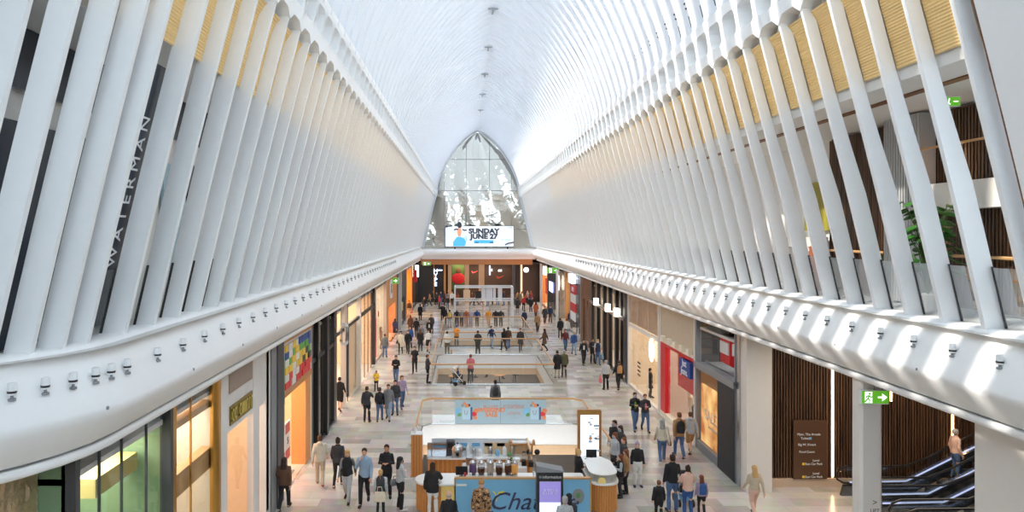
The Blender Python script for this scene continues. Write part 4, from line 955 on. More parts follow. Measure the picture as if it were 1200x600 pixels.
# ---- clothes display behind the third opening
fr = thing('clothes_stall', 'open white metal frame with white fabric panels before the end shops', 'display frame', (xz(567, 0, 65)[0], 65.5, 0))
fx = lambda px: xz(px, 0, 65)[0] - fr.location.x
FZ1, FZ0 = 3.75, 2.5
for px in (533, 601): 
    for y in (-.5, 1.5): MB().box(fx(px) - .06, fx(px) + .06, y - .06, y + .06, 0, FZ1).build('post', WHITE, fr)
for px in (550, 566, 574, 596): MB().tube([(fx(px), -.5, 0), (fx(px), -.5, FZ0)], .035, 6).build('slim_post', CHROME, fr)
for z in (FZ0, FZ1):
    for y in (-.5, 1.5): MB().box(fx(533), fx(601), y - .06, y + .06, z - .06, z + .06).build('beam', WHITE, fr)
    for px in (533, 601): MB().box(fx(px) - .05, fx(px) + .05, -.5, 1.5, z - .05, z + .05).build('beam', WHITE, fr)
for a, b_ in ((564.3, 569), (569.4, 577.2), (577.8, 581), (583.5, 588.5)): MB().box(fx(a), fx(b_), -.42, -.38, FZ0 + .06, FZ1 - .06).build('fabric_panel', mat('fabric_white', srgb(232, 234, 240), .7), fr)
for a, b_, z0, z1, m_ in ((543, 551, 2.7, 3.5, PEACH), (557, 563.5, 2.7, 3.4, BLACK)): MB().box(fx(a), fx(b_), -.42, -.38, z0, z1).build('picture_panel', m_, fr)
random.seed(4)
def clothed(px, top, bot, label, y=64.4):
    r = thing('mannequin', label, 'mannequin', (xz(px, 0, y)[0], y, 0), 0)
    k = MB(); k.ell([(0, 0, .95, .17, .12), (0, 0, 1.15, .16, .11), (0, 0, 1.4, .21, .12), (0, 0, 1.5, .14, .08), (0, 0, 1.55, .05, .05), (0, 0, 1.62, .05, .05)]); 
    for s in (-1, 1): k.tube([(s * .2, 0, 1.45), (s * .26, 0, 1.2), (s * .27, .02, .95)], [.07, .06, .05], 8)
    k.build('jacket', top, r, smooth=True)
    k = MB()
    for s in (-1, 1): k.tube([(s * .09, 0, .98), (s * .1, 0, .5), (s * .1, 0, .12)], [.1, .08, .06], 8)
    k.build('trousers', bot, r, smooth=True); MB().lathe(0, 0, [(.2, 0), (.2, .02), (.02, .03), (.02, .3)], 10).build('stand', CHROME, r)
C_ = lambda n, c: mat('cloth_' + n, srgb(*c), .8, var=.08)
for px, t_, b_, lb in ((535.5, C_('black', (38, 38, 42)), C_('char', (60, 58, 58)), 'mannequin in long black jacket, leftmost of the clothes display'), (541, C_('greyw', (150, 146, 142)), C_('black', (0, 0, 0)), 'mannequin in grey jacket beside the leftmost black one'),
    (546.5, C_('rust', (170, 92, 52)), C_('pinkish', (206, 160, 146)), 'mannequin in rust jacket in the clothes display'), (552, C_('mauve', (190, 180, 196)), C_('mauve', (0, 0, 0)), 'mannequin in pale mauve between rust and blue jackets'),
    (559, C_('royal', (40, 70, 128)), C_('brownw', (110, 92, 76)), 'mannequin in royal blue jacket in the clothes display'), (572.5, C_('tangerine', (240, 162, 62)), C_('peachy', (236, 176, 130)), 'mannequin in bright orange jacket in the clothes display'),
    (581, C_('black', (0, 0, 0)), C_('brownw', (0, 0, 0)), 'mannequin in black jacket right next to the orange one'), (587, C_('char', (0, 0, 0)), C_('brownw', (0, 0, 0)), 'mannequin in charcoal jacket, rightmost of the clothes display')):
    clothed(px, t_, b_, lb)
# ---- lower level glimpsed through the middle opening
for i, (x, y) in enumerate(((-1, 63), (1.0, 66), (3.2, 63.5), (5, 67), (-2.8, 67))):
    c = thing('cafe_table', ['table left of centre', 'table at centre back', 'table right of centre', 'rearmost right table', 'rearmost left table'][i] + ' on the lower level seen through the middle opening', 'table', (x, y, -5)); MB().lathe(0, 0, [(.55, .72), (.55, .76)], 16).build('table_top', [WOOD, STONE, WOOD, RED, GREENP][i], c); MB().lathe(0, 0, [(.3, 0), (.3, .03), (.04, .05), (.04, .72)], 10).build('leg', BLACK, c)
area('lower_fill', (1.5, 60, -1.4), 6, 20, 500, (1, .9, .75)); area('lower_fill', (1.5, 28, -1.4), 8, 5, 420, (1, .95, .88))  # unseen fill lights, added to brighten the lower floor

# ---- escalators in the right lobby, rising to the right
def escalator(y0, label):
    e = thing('escalator', label, 'escalator', (12.7, y0, 0))
    def prof(x, dz): # incline starts at x=1.6
        return max(0, (x - 2.2)) * .5 + dz
    k = MB(); XE = 9.4
    for y in (0, 1.1): k.prism_y([(0, 0), (2.2, 0), (XE, prof(XE, 0) - .0), (XE, prof(XE, .42)), (2.2, .42), (0.1, .35)], y - .06, y + .06)
    k.build('skirt', mat('escalator_steel', srgb(120, 124, 132), .2, .9), e)
    for y in (0, 1.1):
        k = MB(); k.prism_y([(.15, .4), (2.2, .44), (XE, prof(XE, .44)), (XE, prof(XE, .95)), (2.2, .95), (.3, .92), (0, .8), (-.08, .62)], y - .012, y + .012); k.build('balustrade_glass', GLASSG, e)
        pts = [(.6, y, .4), (.1, y, .42), (-.12, y, .55), (-.16, y, .7), (-.06, y, .88), (.2, y, .98), (2.2, y, 1.0), (3.0, y, 1.3), (XE, y, prof(XE, 1.0))]
        k = MB(); k.tube(pts, .035, 8); k.build('handrail', BLACK, e, smooth=True)
        k = MB(); k.tube([(.3, y - .05, .46), (2.2, y - .05, .5), (XE, y - .05, prof(XE, .5))], .025, 6); k.build('light_line', mat('steel_light', srgb(190, 200, 220), .2, .6, emit=srgb(190, 205, 255), estr=.5), e)
    n = 18
    for i in range(n):
        x = 1.6 + i * .4; z = max(0, (x - 2.2) * .5) + .05
        MB().box(x, x + .42, .08, 1.02, max(0, z - .22), z).build('step', DGREY, e)
    for x in (3.2, 6.0): MB().tube([(x, 0, prof(x, .45)), (x - .2, 0, prof(x, .95))], .02, 6).build('stay', BRASS, e)
escalator(22.0, 'escalator nearer the dark slatted lobby wall'); escalator(20.2, 'escalator nearest the camera in the right lobby'); escalator(18.4, 'escalator partly below the frame at the lobby front')

# ---- ledge spotlights
def spot(x, y, z, side, label, group):
    global _SP
    try: proto = _SP
    except NameError: proto = None
    if proto is None:
        r = thing('spotlight', label, 'spotlight', (x, y, z), 0, group)
        MB().lathe(0, 0, [(.05, -.03), (.05, .0), (.02, .01), (.02, .05)], 10).build('mount', GREY, r)
        MB().lathe(0, 0, [(.05, .05), (.055, .07), (.055, .2), (.045, .215)], 12).build('housing', WHITE, r, smooth=True)
        MB().lathe(0, 0, [(.057, .075), (.059, .08), (.059, .10), (.057, .105)], 12).build('band', BLACK, r)
        _SP = r
    else:
        r = copy_tree(proto); r.location = (x, y, z); tag(r, label, 'spotlight', group)
        r.scale = (1, 1, 1)
for side, lab in ((1, 'small white spotlight with black band standing on the right ledge'), (-1, 'small white spotlight with black band standing on the left ledge')):
    n = 40; y = 12.4 if side > 0 else 10.9
    ysp = [y + i * BAY for i in range(n)]
    if side > 0: ysp = [11.3] + ysp
    else: ysp = [9.15, 9.5, 9.85, 10.2, 10.5] + ysp
    for q in ysp: spot(SX(side, 7.12, q), q, HC - 2.23 + .02, side, lab, 'spotlights along the right ledge' if side > 0 else 'spotlights along the left ledge')
for side in (-1, 1):
    T_ = bpy.data.objects['trim_1' if side < 0 else 'trim_2']
    for i in range(12):
        y = 10.2 + i * 2.9; MB().ball(SX(side, 6.94, y), y, HC - 2.6, .02, .03, .03, 8, 6).build('bolt', GREY, T_)

# ---- upper level glimpsed between the fins
XU = CX + 9.65
W_ = bpy.data.objects['wall_right']
k = MB(); k.box(XU - .1, XU + .02, 10.6, 21, HC - 1.68, HC + 2.9)
for i in range(104): k.box(XU - .14, XU - .1, 10.7 + i * .1, 10.76 + i * .1, HC - 1.6, HC + 2.85)
k.build('slat_panel', SLAT, W_)
k = MB(); k.box(XU - .5, XU - .1, 16.3, 17.7, HC - 1.68, HC + 2.9)
for i in range(14): k.box(XU - .54, XU - .5, 16.32 + i * .1, 16.37 + i * .1, HC - 1.68, HC + 2.9)
k.build('ribbed_pier', mat('ribbed_grey', srgb(190, 190, 190), .4, .2, var=.05), W_)
k = MB(); k.box(XU - .13, XU - .1, 15.1, 16.2, HC - 1.3, HC + .5); k.build('dark_recess', BLACK, W_)
k = MB(); k.box(XU - .6, XU - .1, 13.6, 16.2, HC + .55, HC + 1.15); k.build('white_box', STONE, W_)
k = MB(); k.tube([(XU - .55, 13.6, HC + 2.0), (XU - .55, 16.3, HC + 2.0)], .03, 6); k.tube([(XU - .3, 10.8, HC - .5), (XU - .3, 21, HC - .5)], .04, 6); k.build('wood_rail', RAILW, W_)
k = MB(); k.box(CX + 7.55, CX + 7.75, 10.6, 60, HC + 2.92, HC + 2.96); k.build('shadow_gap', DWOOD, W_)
for i, (y, z0, z1) in enumerate(((18.1, -.1, 1.4), (15.45, 1.2, 1.95))):
    o = thing('light_strip', ['vertical strip light on the upper slatted wall beside the plant', 'short vertical strip light above the upper white balcony box'][i], 'light', (XU - .16, y, HC + z0)); MB().box(-.02, .0, -.03, .03, 0, z1 - z0).build('tube', LEDW, o); MB().box(0, .015, -.05, .05, 0, z1 - z0).build('channel', BLACK, o)
k = MB(); k.box(XU - .1, XU, 20.9, 22.7, HC + .1, HC + 1.65); tag(k.build('wall_panel', mat('olive_yellow', srgb(150, 140, 44), .5)), 'olive yellow wall panel on the upper level behind the right fins', 'wall panel')
k = MB(); k.box(XU - .6, XU - .1, 21.2, 23.4, HC - 1.68, HC - .1); tag(k.build('cabinet', mat('white_cab', srgb(216, 212, 206), .5)), 'pale low cabinet under the olive yellow upper panel', 'cabinet')
def plant(x, y, z, h, r, n, label, seed, pot=.35, big=.32):
    p = thing('potted_plant', label, 'plant', (x, y, z)); MB().lathe(0, 0, [(.22, 0), (.28, pot), (.25, pot + .02)], 14).build('pot', STONE, p)
    rnd = random.Random(seed); st = MB(); lf_ = MB()
    for i in range(n):
        a = rnd.uniform(0, 6.28); t_ = rnd.random(); zz = pot + (h - pot) * (.25 + .75 * t_); rr = r * rnd.uniform(.3, 1)
        tip = Vector((rr * math.cos(a), rr * math.sin(a), zz)); st.tube([(0, 0, pot), (tip.x * .5, tip.y * .5, zz * .8), tip], .008, 5)
        s = big * rnd.uniform(.6, 1.1); d_ = Vector((math.cos(a), math.sin(a), -.5)).normalized(); q = Vector((-math.sin(a), math.cos(a), 0)); up = d_.cross(q)
        pts = [tip + d_ * s * u + q * s * v + up * s * w_ for u, v, w_ in ((-.1, 0, 0), (.15, .42, -.05), (.6, .38, -.05), (1.05, 0, .03), (.6, -.38, -.05), (.15, -.42, -.05))]
        b0 = len(lf_.v); c0 = tip + d_ * s * .45 + up * s * .08; lf_.v += [tuple(v) for v in pts] + [tuple(c0)]
        for j in range(6): lf_.face((b0 + j, b0 + (j + 1) % 6, b0 + 6))
    st.build('stem', mat('stem_green', srgb(70, 96, 44), .6), p); lf_.build('foliage', mat('monstera_green', srgb(58, 116, 44), .4, var=.35, scale=5), p)
plant(10.1, 14.9, HC - 1.68, 2.45, .5, 100, 'large leafy potted plant on the upper level behind the right fins', 1)
plant(10.9, 17.9, HC - 1.68, 1.45, .3, 14, 'small leafy plant left of the large one on the upper level', 2, .6, .18)
for i, (y, h) in enumerate(((22.0, 1.25), (20.3, 1.3))):
    c = thing('urn', ['pale urn under the olive panel on the upper level', 'rust coloured urn by the slatted upper wall'][i], 'urn', (XU - .9, y, HC - 1.68)); MB().lathe(0, 0, [(.2, 0), (.28, .5), (.3, .9), (.22, h - .1), (.25, h)], 16).build('vessel', [STONE, mat('rust_pot', srgb(150, 84, 56), .5)][i], c, smooth=True); MB().lathe(0, 0, [(.2, h - .02), (.2, h + .01)], 12).build('soil', BLACK, c)
exit_sign_done = exit_sign(9.5, 13.4, HC + 2.62, 'small green exit sign under the upper ceiling behind the right fins', .42, .22) if False else None
e = thing('exit_sign', 'small green exit sign under the upper ceiling behind the right fins', 'exit sign', (10.0, 14.05, HC + 2.72)); MB().box(-.17, .17, -.03, .03, -.1, .1).build('case', WHITE, e); MB().box(-.16, .16, -.034, -.03, -.09, .09).build('face', bpy.data.materials['exit_green'], e); k = MB(); k.ball(-.06, -.038, .05, .015, .004, .015, 8, 6); k.tube([(-.06, -.038, .03), (-.08, -.038, -.03), (-.04, -.038, -.06)], .012, 6); k.tube([(.03, -.038, 0), (.12, -.038, 0)], .012, 6); k.build('runner', bpy.data.materials['exit_white'], e)
# left: dark glazed shop bands, name strip and pale posters behind the fins
W_ = bpy.data.objects['wall_left']
XW = SX(-1, 8.55)
SLATE = mat('slate_glass', srgb(52, 58, 70), .25, var=.1)
k = MB(); k.box(XW, XW + .06, 8, 22, HC + 2.2, HC + 3.17); k.build('dark_band', SLATE, W_)
k = MB()
for a, b_ in ((9, 13.0), (16.6, 17.0), (20.9, 21.6)): k.box(XW, XW + .08, a, b_, HC - 1.7, HC + 1.7)
k.build('dark_window', SLATE, W_)
k = MB(); k.box(XW, XW + .07, 15.3, 16.5, HC - .8, HC + 1.6); k.build('pale_blue_poster', mat('pale_poster', srgb(170, 200, 214), .4), W_)
k = MB(); k.box(XW, XW + .07, 19.3, 20.8, HC - .2, HC + 1.6); k.build('peach_poster', PEACH, W_)
def leaning(y, off, name, zc, half, wd, m_, s, size, lines_rot=True, label=''):
    th = math.atan2(1.74, 6.99); c = Vector((SX(-1, fin_w(zc) + off, y), y, HC + zc)); e1 = Vector((math.sin(th), 0, math.cos(th))); e2 = Vector((0, -1, 0)); nrm = e1.cross(e2)
    t_ = thing(name, label, 'sign', c)
    M = Matrix((e1, e2, nrm)).transposed().to_4x4(); t_.matrix_world = Matrix.Translation(c) @ M
    MB().box(-half, half, -wd / 2, wd / 2, -.04, 0).build('board', m_, t_)
    return t_
t_ = leaning(11.5, .45, 'name_strip', .9, 2.0, .62, SLATE, 0, 0, label='tall dark name strip with white capitals behind the left fins')
text('lettering', 'WATERMAN', .36, WHITE, t_, (-.2, .02, .005), (0, 0, 0), depth=.004, space=1.48, sx=1.0)
t, y = SIGNG; marks(t, 'lettering', mat('sign_gold_light', srgb(232, 208, 100), .3, .4), (sx(-1, -.078) - t.location.x, y - t.location.y, 4.1), FACE_PX, 1.75, .42, 9, 8, depth=.02)
marks(END_SHOP, 'white_lettering', bpy.data.materials['white_glow'], (ex(579) - END_SHOP.location.x, -.02, ez(316.5)), FACE_CAM, .8, .36, 3, 2); marks(END_SHOP, 'white_lettering', bpy.data.materials['white_glow'], (ex(587) - END_SHOP.location.x, -.02, ez(317)), FACE_CAM, .7, .3, 4, 5)
S, a = SCREEN_T; marks(S, 'small_lettering', bpy.data.materials['screen_blue'], (a(593), -.01, zz(281)), FACE_CAM, 1.2, .2, 10, 3); marks(S, 'small_lettering', sc_ink, (a(597), -.01, zz(266.8)), FACE_CAM, .7, .16, 6, 4)

marks(RED_T, 'red_lettering', bpy.data.materials['red_neon'], (sx(-1, .1) - RED_T.location.x, 35.9 - RED_T.location.y, 4.55), FACE_PX, 2.2, .7, 3, 12)
# more of the drinks kiosk's back row
kch(MB().box(-1.2, 2.2, 24.52, 24.55, .95, 1.5), 'rear_panel', mat('rear_white', srgb(226, 234, 240), .3, var=.03))
k = MB()
for i in range(5): k.box(-.2 + i * .45, -.2 + i * .45 + .28, 24.5, 24.52, 1.22, 1.34)
kch(k, 'blue_note', LBLUE)
for i, (x, c, hh) in enumerate(((.1, WHITE, .34), (.32, CHROME, .26), (.52, WHITE, .22), (.9, CHROME, .3), (1.15, LBLUE, .2), (1.4, WHITE, .3), (1.7, CHROME, .36))):
    o = MB().lathe(0, 0, [(.05, 0), (.075, .02), (.08, hh * .8), (.06, hh), (.03, hh + .03)], 12).build('canister', c, None, loc=(x, 24.3, .95)); tag(o, ['first tall white', 'first steel', 'short white', 'second steel', 'short blue', 'second white', 'tallest steel'][i] + ' canister from the rice cooker along the kiosk back counter', 'canister', 'canisters on the kiosk back counter')
for i, (x, c, hh) in enumerate(((.15, CHROME, .3), (.5, WHITE, .26), (.85, CHROME, .2), (1.75, WHITE, .24))):
    o = MB().bbox(-.12, .12, -.12, .12, 0, hh, .02).build('container', c, None, loc=(x, 23.32, .95)); tag(o, ['leftmost steel', 'tall white', 'low steel', 'rightmost white'][i] + ' square container on the kiosk island', 'container', 'containers on the kiosk island')
# ============================================================ PEOPLE
def remesh(mb, vox):
    me = mb.mesh('tmp', [], True); o = bpy.data.objects.new('tmp', me); COL.objects.link(o)
    md = o.modifiers.new('r', 'REMESH'); md.mode = 'VOXEL'; md.voxel_size = vox; md.use_smooth_shade = True
    sm = o.modifiers.new('s', 'SMOOTH'); sm.factor = .5; sm.iterations = 2
    dg = bpy.context.evaluated_depsgraph_get()
    out = bpy.data.meshes.new_from_object(o.evaluated_get(dg))
    bpy.data.objects.remove(o); bpy.data.meshes.remove(me)
    return out
def joints(pose, arms):
    J = {}
    for s in (-1, 1):
        J['hip', s] = Vector((s * .09, 0, .92))
        if pose in ('walk', 'walk2'):
            f = s if pose == 'walk' else -s
            if f > 0: J['knee', s] = Vector((s * .09, .19, .52)); J['ank', s] = Vector((s * .085, .25, .09)); J['toe', s] = Vector((s * .10, .43, .05))
            else: J['knee', s] = Vector((s * .09, -.01, .50)); J['ank', s] = Vector((s * .085, -.30, .17)); J['toe', s] = Vector((s * .10, -.17, .035))
        elif pose == 'sit':
            J['hip', s] = Vector((s * .09, 0, .55)); J['knee', s] = Vector((s * .11, .42, .55)); J['ank', s] = Vector((s * .1, .46, .12)); J['toe', s] = Vector((s * .1, .62, .06))
        else:
            J['knee', s] = Vector((s * .10, .02 if s > 0 else .04, .50)); J['ank', s] = Vector((s * .115, -.02, .09)); J['toe', s] = Vector((s * .14, .15, .04))
        sh = J['sh', s] = Vector((s * .168, 0, 1.395))
        sw = 0
        if pose in ('walk', 'walk2'): sw = (-s if pose == 'walk' else s) * .16
        e, w = Vector((s * .228, -.04 + sw * .5, 1.13)), Vector((s * .245, .05 + sw * 1.5, .89))
        a = arms
        if a == 'crossed': e, w = Vector((s * .25, .07, 1.15)), Vector((-s * .06, .20, 1.19 + s * .02))
        elif a == 'front': e, w = Vector((s * .23, .03, 1.14)), Vector((s * .07, .27, 1.20))
        elif a == 'phone' and s > 0: e, w = Vector((.24, .10, 1.16)), Vector((.10, .22, 1.42))
        elif a == 'push': e, w = Vector((s * .24, .10, 1.16)), Vector((s * .2, .38, 1.04))
        elif a == 'reach' and s > 0: e, w = Vector((.26, .18, 1.18)), Vector((.2, .45, 1.12))
        elif a == 'pockets': e, w = Vector((s * .29, -.08, 1.14)), Vector((s * .19, .08, .94))
        J['el', s] = e; J['wr', s] = w
    if pose == 'sit':
        for k in list(J):
            if k[0] in ('sh', 'el', 'wr'): J[k] = J[k] - Vector((0, 0, .37))
    return J
def lerp(a, b, t): return a + (b - a) * t
def limb(mb, pts, rr, n=10):
    mb.tube(pts, rr, n)
    for p, r in zip(pts, rr): mb.ball(p[0], p[1], p[2], r, r, r, n, 6)
def hand(mb, w, d, s):
    d = d.normalized(); q = d.cross(Vector((0, 0, 1)));
    if q.length < .05: q = Vector((0, 1, 0))
    q.normalize()
    if abs(d.z) > .7: q = Vector((0, 1, 0)) - d * d.y; q.normalize()
    nrm = d.cross(q)
    if nrm.x * s > 0: nrm = -nrm
    c = w + d * .045
    mb.tube([w - d * .02, w + d * .02, w + d * .06, w + d * .085], [.026, .034, .038, .034], 8, flat=.55)
    for i, (off, L_) in enumerate(((-.028, .068), (-.01, .08), (.009, .075), (.026, .058))):
        b = w + d * .08 + q * off
        mb.tube([b, b + d * L_ * .5 + nrm * .008, b + d * L_ * .85 + nrm * .03, b + d * L_ + nrm * .042], [.0095, .009, .008, .006], 6)
    b = w + d * .025 + q * .034
    mb.tube([b, b + q * .022 + d * .03 + nrm * .01, b + q * .022 + d * .06 + nrm * .02], [.011, .010, .007], 6)
def torso_rings(dz, g, z0, z1, flare_=0.):
    S = [(.86, .165, .115), (.95, .172, .122), (1.08, .138, .104), (1.22, .155, .115), (1.33, .165, .112), (1.40, .148, .095), (1.445, .10, .075), (1.475, .075, .062)]
    out = []
    def at(z):
        if z <= S[0][0]: t = (S[0][0] - z); return S[0][1] + t * flare_, S[0][2] + t * flare_
        for a, b in zip(S, S[1:]):
            if z <= b[0]:
                t = (z - a[0]) / (b[0] - a[0]); return a[1] + (b[1] - a[1]) * t, a[2] + (b[2] - a[2]) * t
        return S[-1][1], S[-1][2]
    zs = sorted({z0, z1} | {s[0] for s in S if z0 < s[0] < z1} | ({(z0 + .86) / 2} if z0 < .8 else set()))
    for z in zs:
        rx, ry = at(z); out.append((0, 0, z + dz, rx + g, ry + g))
    return out
CACHE = {}
def cache(key, fn):
    if key not in CACHE: CACHE[key] = fn()
    return CACHE[key]
EYE = mat('eye_dark', srgb(40, 30, 26), .3, var=0); LIP = mat('lip', srgb(176, 96, 88), .5, var=0)
def body_mesh(pose, arms, fine):
    J = joints(pose, arms); dz = -.37 if pose == 'sit' else 0
    m = MB()
    m.ell(torso_rings(dz, -.012, .86, 1.475), 16)
    for s in (-1, 1):
        limb(m, [J['hip', s], lerp(J['hip', s], J['knee', s], .5), J['knee', s], lerp(J['knee', s], J['ank', s], .35), J['ank', s]], [.088, .075, .052, .052, .034])
        limb(m, [J['ank', s] - Vector((0, .03, .03)), J['toe', s]], [.036, .028])
        limb(m, [J['sh', s], lerp(J['sh', s], J['el', s], .5), J['el', s], lerp(J['el', s], J['wr', s], .4), J['wr', s]], [.046, .042, .036, .034, .024])
    m.tube([(0, -.01, 1.44 + dz), (0, .0, 1.56 + dz)], [.062, .052], 12)
    H = 1.615 + dz
    m.ell([(0, .015, H - .125, .028, .03), (0, .02, H - .11, .046, .06), (0, .012, H - .07, .062, .082), (0, .004, H - .02, .073, .094), (0, 0, H + .03, .077, .098), (0, -.006, H + .07, .068, .088), (0, -.01, H + .098, .042, .06), (0, -.01, H + .108, .015, .02)], 16)
    m.tube([(0, .092, H + .012), (0, .112, H - .028), (0, .094, H - .04)], [.009, .016, .012], 8)
    for s in (-1, 1): m.ball(s * .078, -.005, H - .015, .012, .022, .032, 8, 6)
    me = remesh(m, .016 if fine else .026)
    x = MB(); x.v = [tuple(v.co) for v in me.vertices]; x.f = [tuple(p.vertices) for p in me.polygons]; x.mi = [0] * len(x.f)
    bpy.data.meshes.remove(me)
    for s in (-1, 1): hand(x, J['wr', s], J['wr', s] - J['el', s], s)
    x.m = 1
    for s in (-1, 1): x.ball(s * .03, .092, H + .01, .011, .006, .007, 8, 6); x.tube([(s * .016, .094, H + .034), (s * .03, .096, H + .038), (s * .046, .088, H + .034)], .004, 5)
    x.m = 2; x.ball(0, .094, H - .066, .022, .006, .008, 8, 6)
    return x.mesh('body', [EYE, EYE, LIP], True)
def top_mesh(kind, pose, arms, fine):
    J = joints(pose, arms); dz = -.37 if pose == 'sit' else 0
    m = MB(); g = {'tee': .014, 'shirt': .016, 'jacket': .022, 'puffer': .036, 'coat': .025, 'vest': .026, 'hoodie': .024}[kind]
    z0 = {'coat': .56, 'tee': .86, 'shirt': .88, 'jacket': .84, 'puffer': .80, 'vest': .86, 'hoodie': .84}[kind]
    if pose == 'sit': z0 = max(z0, .88)
    m.ell(torso_rings(dz, g, z0, 1.475, .12), 16)
    m.tube([(0, -.01, 1.45 + dz), (0, -.005, 1.505 + dz)], [.09, .072 if kind != 'puffer' else .085], 12)
    if kind == 'hoodie': m.ball(0, -.085, 1.46 + dz, .11, .07, .07, 12, 8)
    if kind != 'vest':
        for s in (-1, 1):
            a, e, w = J['sh', s], J['el', s], J['wr', s]
            gg = g * .75
            if kind == 'tee': limb(m, [a, lerp(a, e, .75)], [.052 + gg, .052 + gg])
            else: limb(m, [a, lerp(a, e, .5), e, lerp(e, w, .5), lerp(e, w, .93)], [.046 + gg, .045 + gg, .041 + gg, .037 + gg, .03 + gg])
    if kind == 'puffer':
        for z in (.88, .99, 1.1, 1.21, 1.32): m.ell([(0, 0, z - .04 + dz, .15, .11), (0, 0, z + dz, .208, .165), (0, 0, z + .04 + dz, .15, .11)], 16)
    return remesh(m, .02 if fine else .032)
def bottom_mesh(kind, pose, arms, fine):
    J = joints(pose, arms); dz = -.37 if pose == 'sit' else 0
    m = MB(); g = {'trousers': .016, 'jeans': .014, 'leggings': .006, 'shorts': .022, 'skirt': .02, 'wide': .03}[kind]
    m.ell([(0, 0, .80 + dz, .15 + g, .10 + g), (0, 0, .92 + dz, .172 + g, .122 + g), (0, 0, 1.0 + dz, .165 + g, .115 + g)], 16)
    if kind == 'skirt':
        m.ell([(0, 0, .52, .215, .19), (0, 0, .75, .2, .16), (0, 0, .92, .185, .135)], 16)
    else:
        for s in (-1, 1):
            h, k, a = J['hip', s], J['knee', s], J['ank', s]
            if kind == 'shorts': limb(m, [h, lerp(h, k, .5), lerp(h, k, .95)], [.092 + g, .082 + g, .074 + g])
            else: limb(m, [h, lerp(h, k, .5), k, lerp(k, a, .4), lerp(k, a, .97)], [.09 + g, .077 + g, .056 + g, .054 + g, .04 + g * 1.3])
    return remesh(m, .02 if fine else .032)
def shoe_mesh(pose, s):
    J = joints(pose, 'down'); m = MB()
    if 1:
        a, t = J['ank', s], J['toe', s]; d = (t - a); d.z = 0; d.normalize(); heel = a - d * .05 - Vector((0, 0, .045)); toe = Vector((t.x, t.y, t.z)) + d * .05
        m.tube([heel + Vector((0, 0, .005)), lerp(heel, toe, .35), lerp(heel, toe, .75), toe], [.04, .045, .048, .032], 10, flat=.8)
        m.tube([a + Vector((0, 0, .02)), a - Vector((0, 0, .04))], [.04, .046], 8)
    me = m.mesh('shoes', [], True); zmin = min(v.co.z for v in me.vertices)
    return me
def hair_mesh(kind, pose):
    dz = -.37 if pose == 'sit' else 0; H = 1.615 + dz; m = MB()
    def cap(g, low):
        m.ell([(0, -.035, H - low, .066 + g, .07 + g), (0, -.022, H - .01, .076 + g, .084 + g), (0, -.014, H + .035, .079 + g, .092 + g), (0, -.01, H + .075, .071 + g, .086 + g), (0, -.012, H + .104, .044 + g, .058 + g), (0, -.012, H + .116 + g * .5, .012, .016)], 16)
    if kind == 'short': cap(.008, .06)
    elif kind == 'bald': m.ell([(0, -.03, H - .05, .07, .066), (0, -.03, H, .078, .074), (0, -.03, H + .012, .07, .066)], 14)
    elif kind == 'bun': cap(.008, .07); m.ball(0, -.07, H + .12, .042, .042, .042, 10, 8)
    elif kind == 'pony': cap(.008, .07); m.tube([(0, -.11, H + .05), (0, -.15, H), (0, -.14, H - .12), (0, -.13, H - .2)], [.03, .035, .03, .012], 8)
    elif kind == 'long': cap(.014, .07); m.ell([(0, -.09, H - .30, .075, .03), (0, -.085, H - .22, .105, .045), (0, -.06, H - .1, .094, .062), (0, -.04, H + .02, .088, .075)], 14)
    elif kind == 'beanie':
        m.ell([(0, -.012, H + .01, .084, .098), (0, -.012, H + .05, .088, .104), (0, -.012, H + .09, .076, .09), (0, -.015, H + .125, .045, .055), (0, -.015, H + .14, .012, .014)], 16); m.ball(0, -.015, H + .15, .025, .025, .025, 8, 6)
    elif kind == 'cap': cap(.012, .03); m.ell([(0, .08, H + .055, .066, .085), (0, .08, H + .068, .064, .083)], 14)
    elif kind == 'hood': cap(.032, .1)
    return m.mesh('hair', [], True)
def mask_mesh(pose):
    dz = -.37 if pose == 'sit' else 0; H = 1.615 + dz; m = MB()
    m.rings([[(.066 * math.sin(a), .012 + .1 * math.cos(a) * w_, H + z) for a in [(-1 + 2 * i / 8) * 1.15 for i in range(9)]] for z, w_ in ((-.112, .62), (-.09, .86), (-.05, 1.07), (-.012, 1.1))], False, False)
    return m.mesh('face_mask', [], True)
SKINS = {'fair': mat('skin_fair', srgb(226, 178, 152), .5, var=.04), 'tan': mat('skin_tan', srgb(196, 142, 110), .5, var=.04), 'deep': mat('skin_deep', srgb(132, 88, 64), .5, var=.04)}
PAL = dict(black=(36, 36, 40), char=(62, 62, 66), grey=(128, 130, 134), lgrey=(184, 188, 192), white=(230, 228, 224), cream=(222, 212, 192), navy=(40, 52, 84), blue=(52, 88, 148), denim=(84, 110, 150), ldenim=(140, 164, 190), sky=(150, 176, 200), brown=(98, 68, 50), tan=(176, 132, 88), rust=(168, 88, 50), maroon=(110, 44, 48), pink=(220, 120, 130), blush=(226, 186, 168), red=(196, 44, 48), orange=(236, 150, 50), yellow=(232, 192, 60), green=(96, 150, 50), olive=(98, 96, 70), beige=(200, 184, 160), mauve=(170, 150, 176), camo=(150, 116, 76), blonde=(206, 166, 108), dkbrown=(58, 40, 32), auburn=(120, 70, 44), silver=(170, 168, 166))
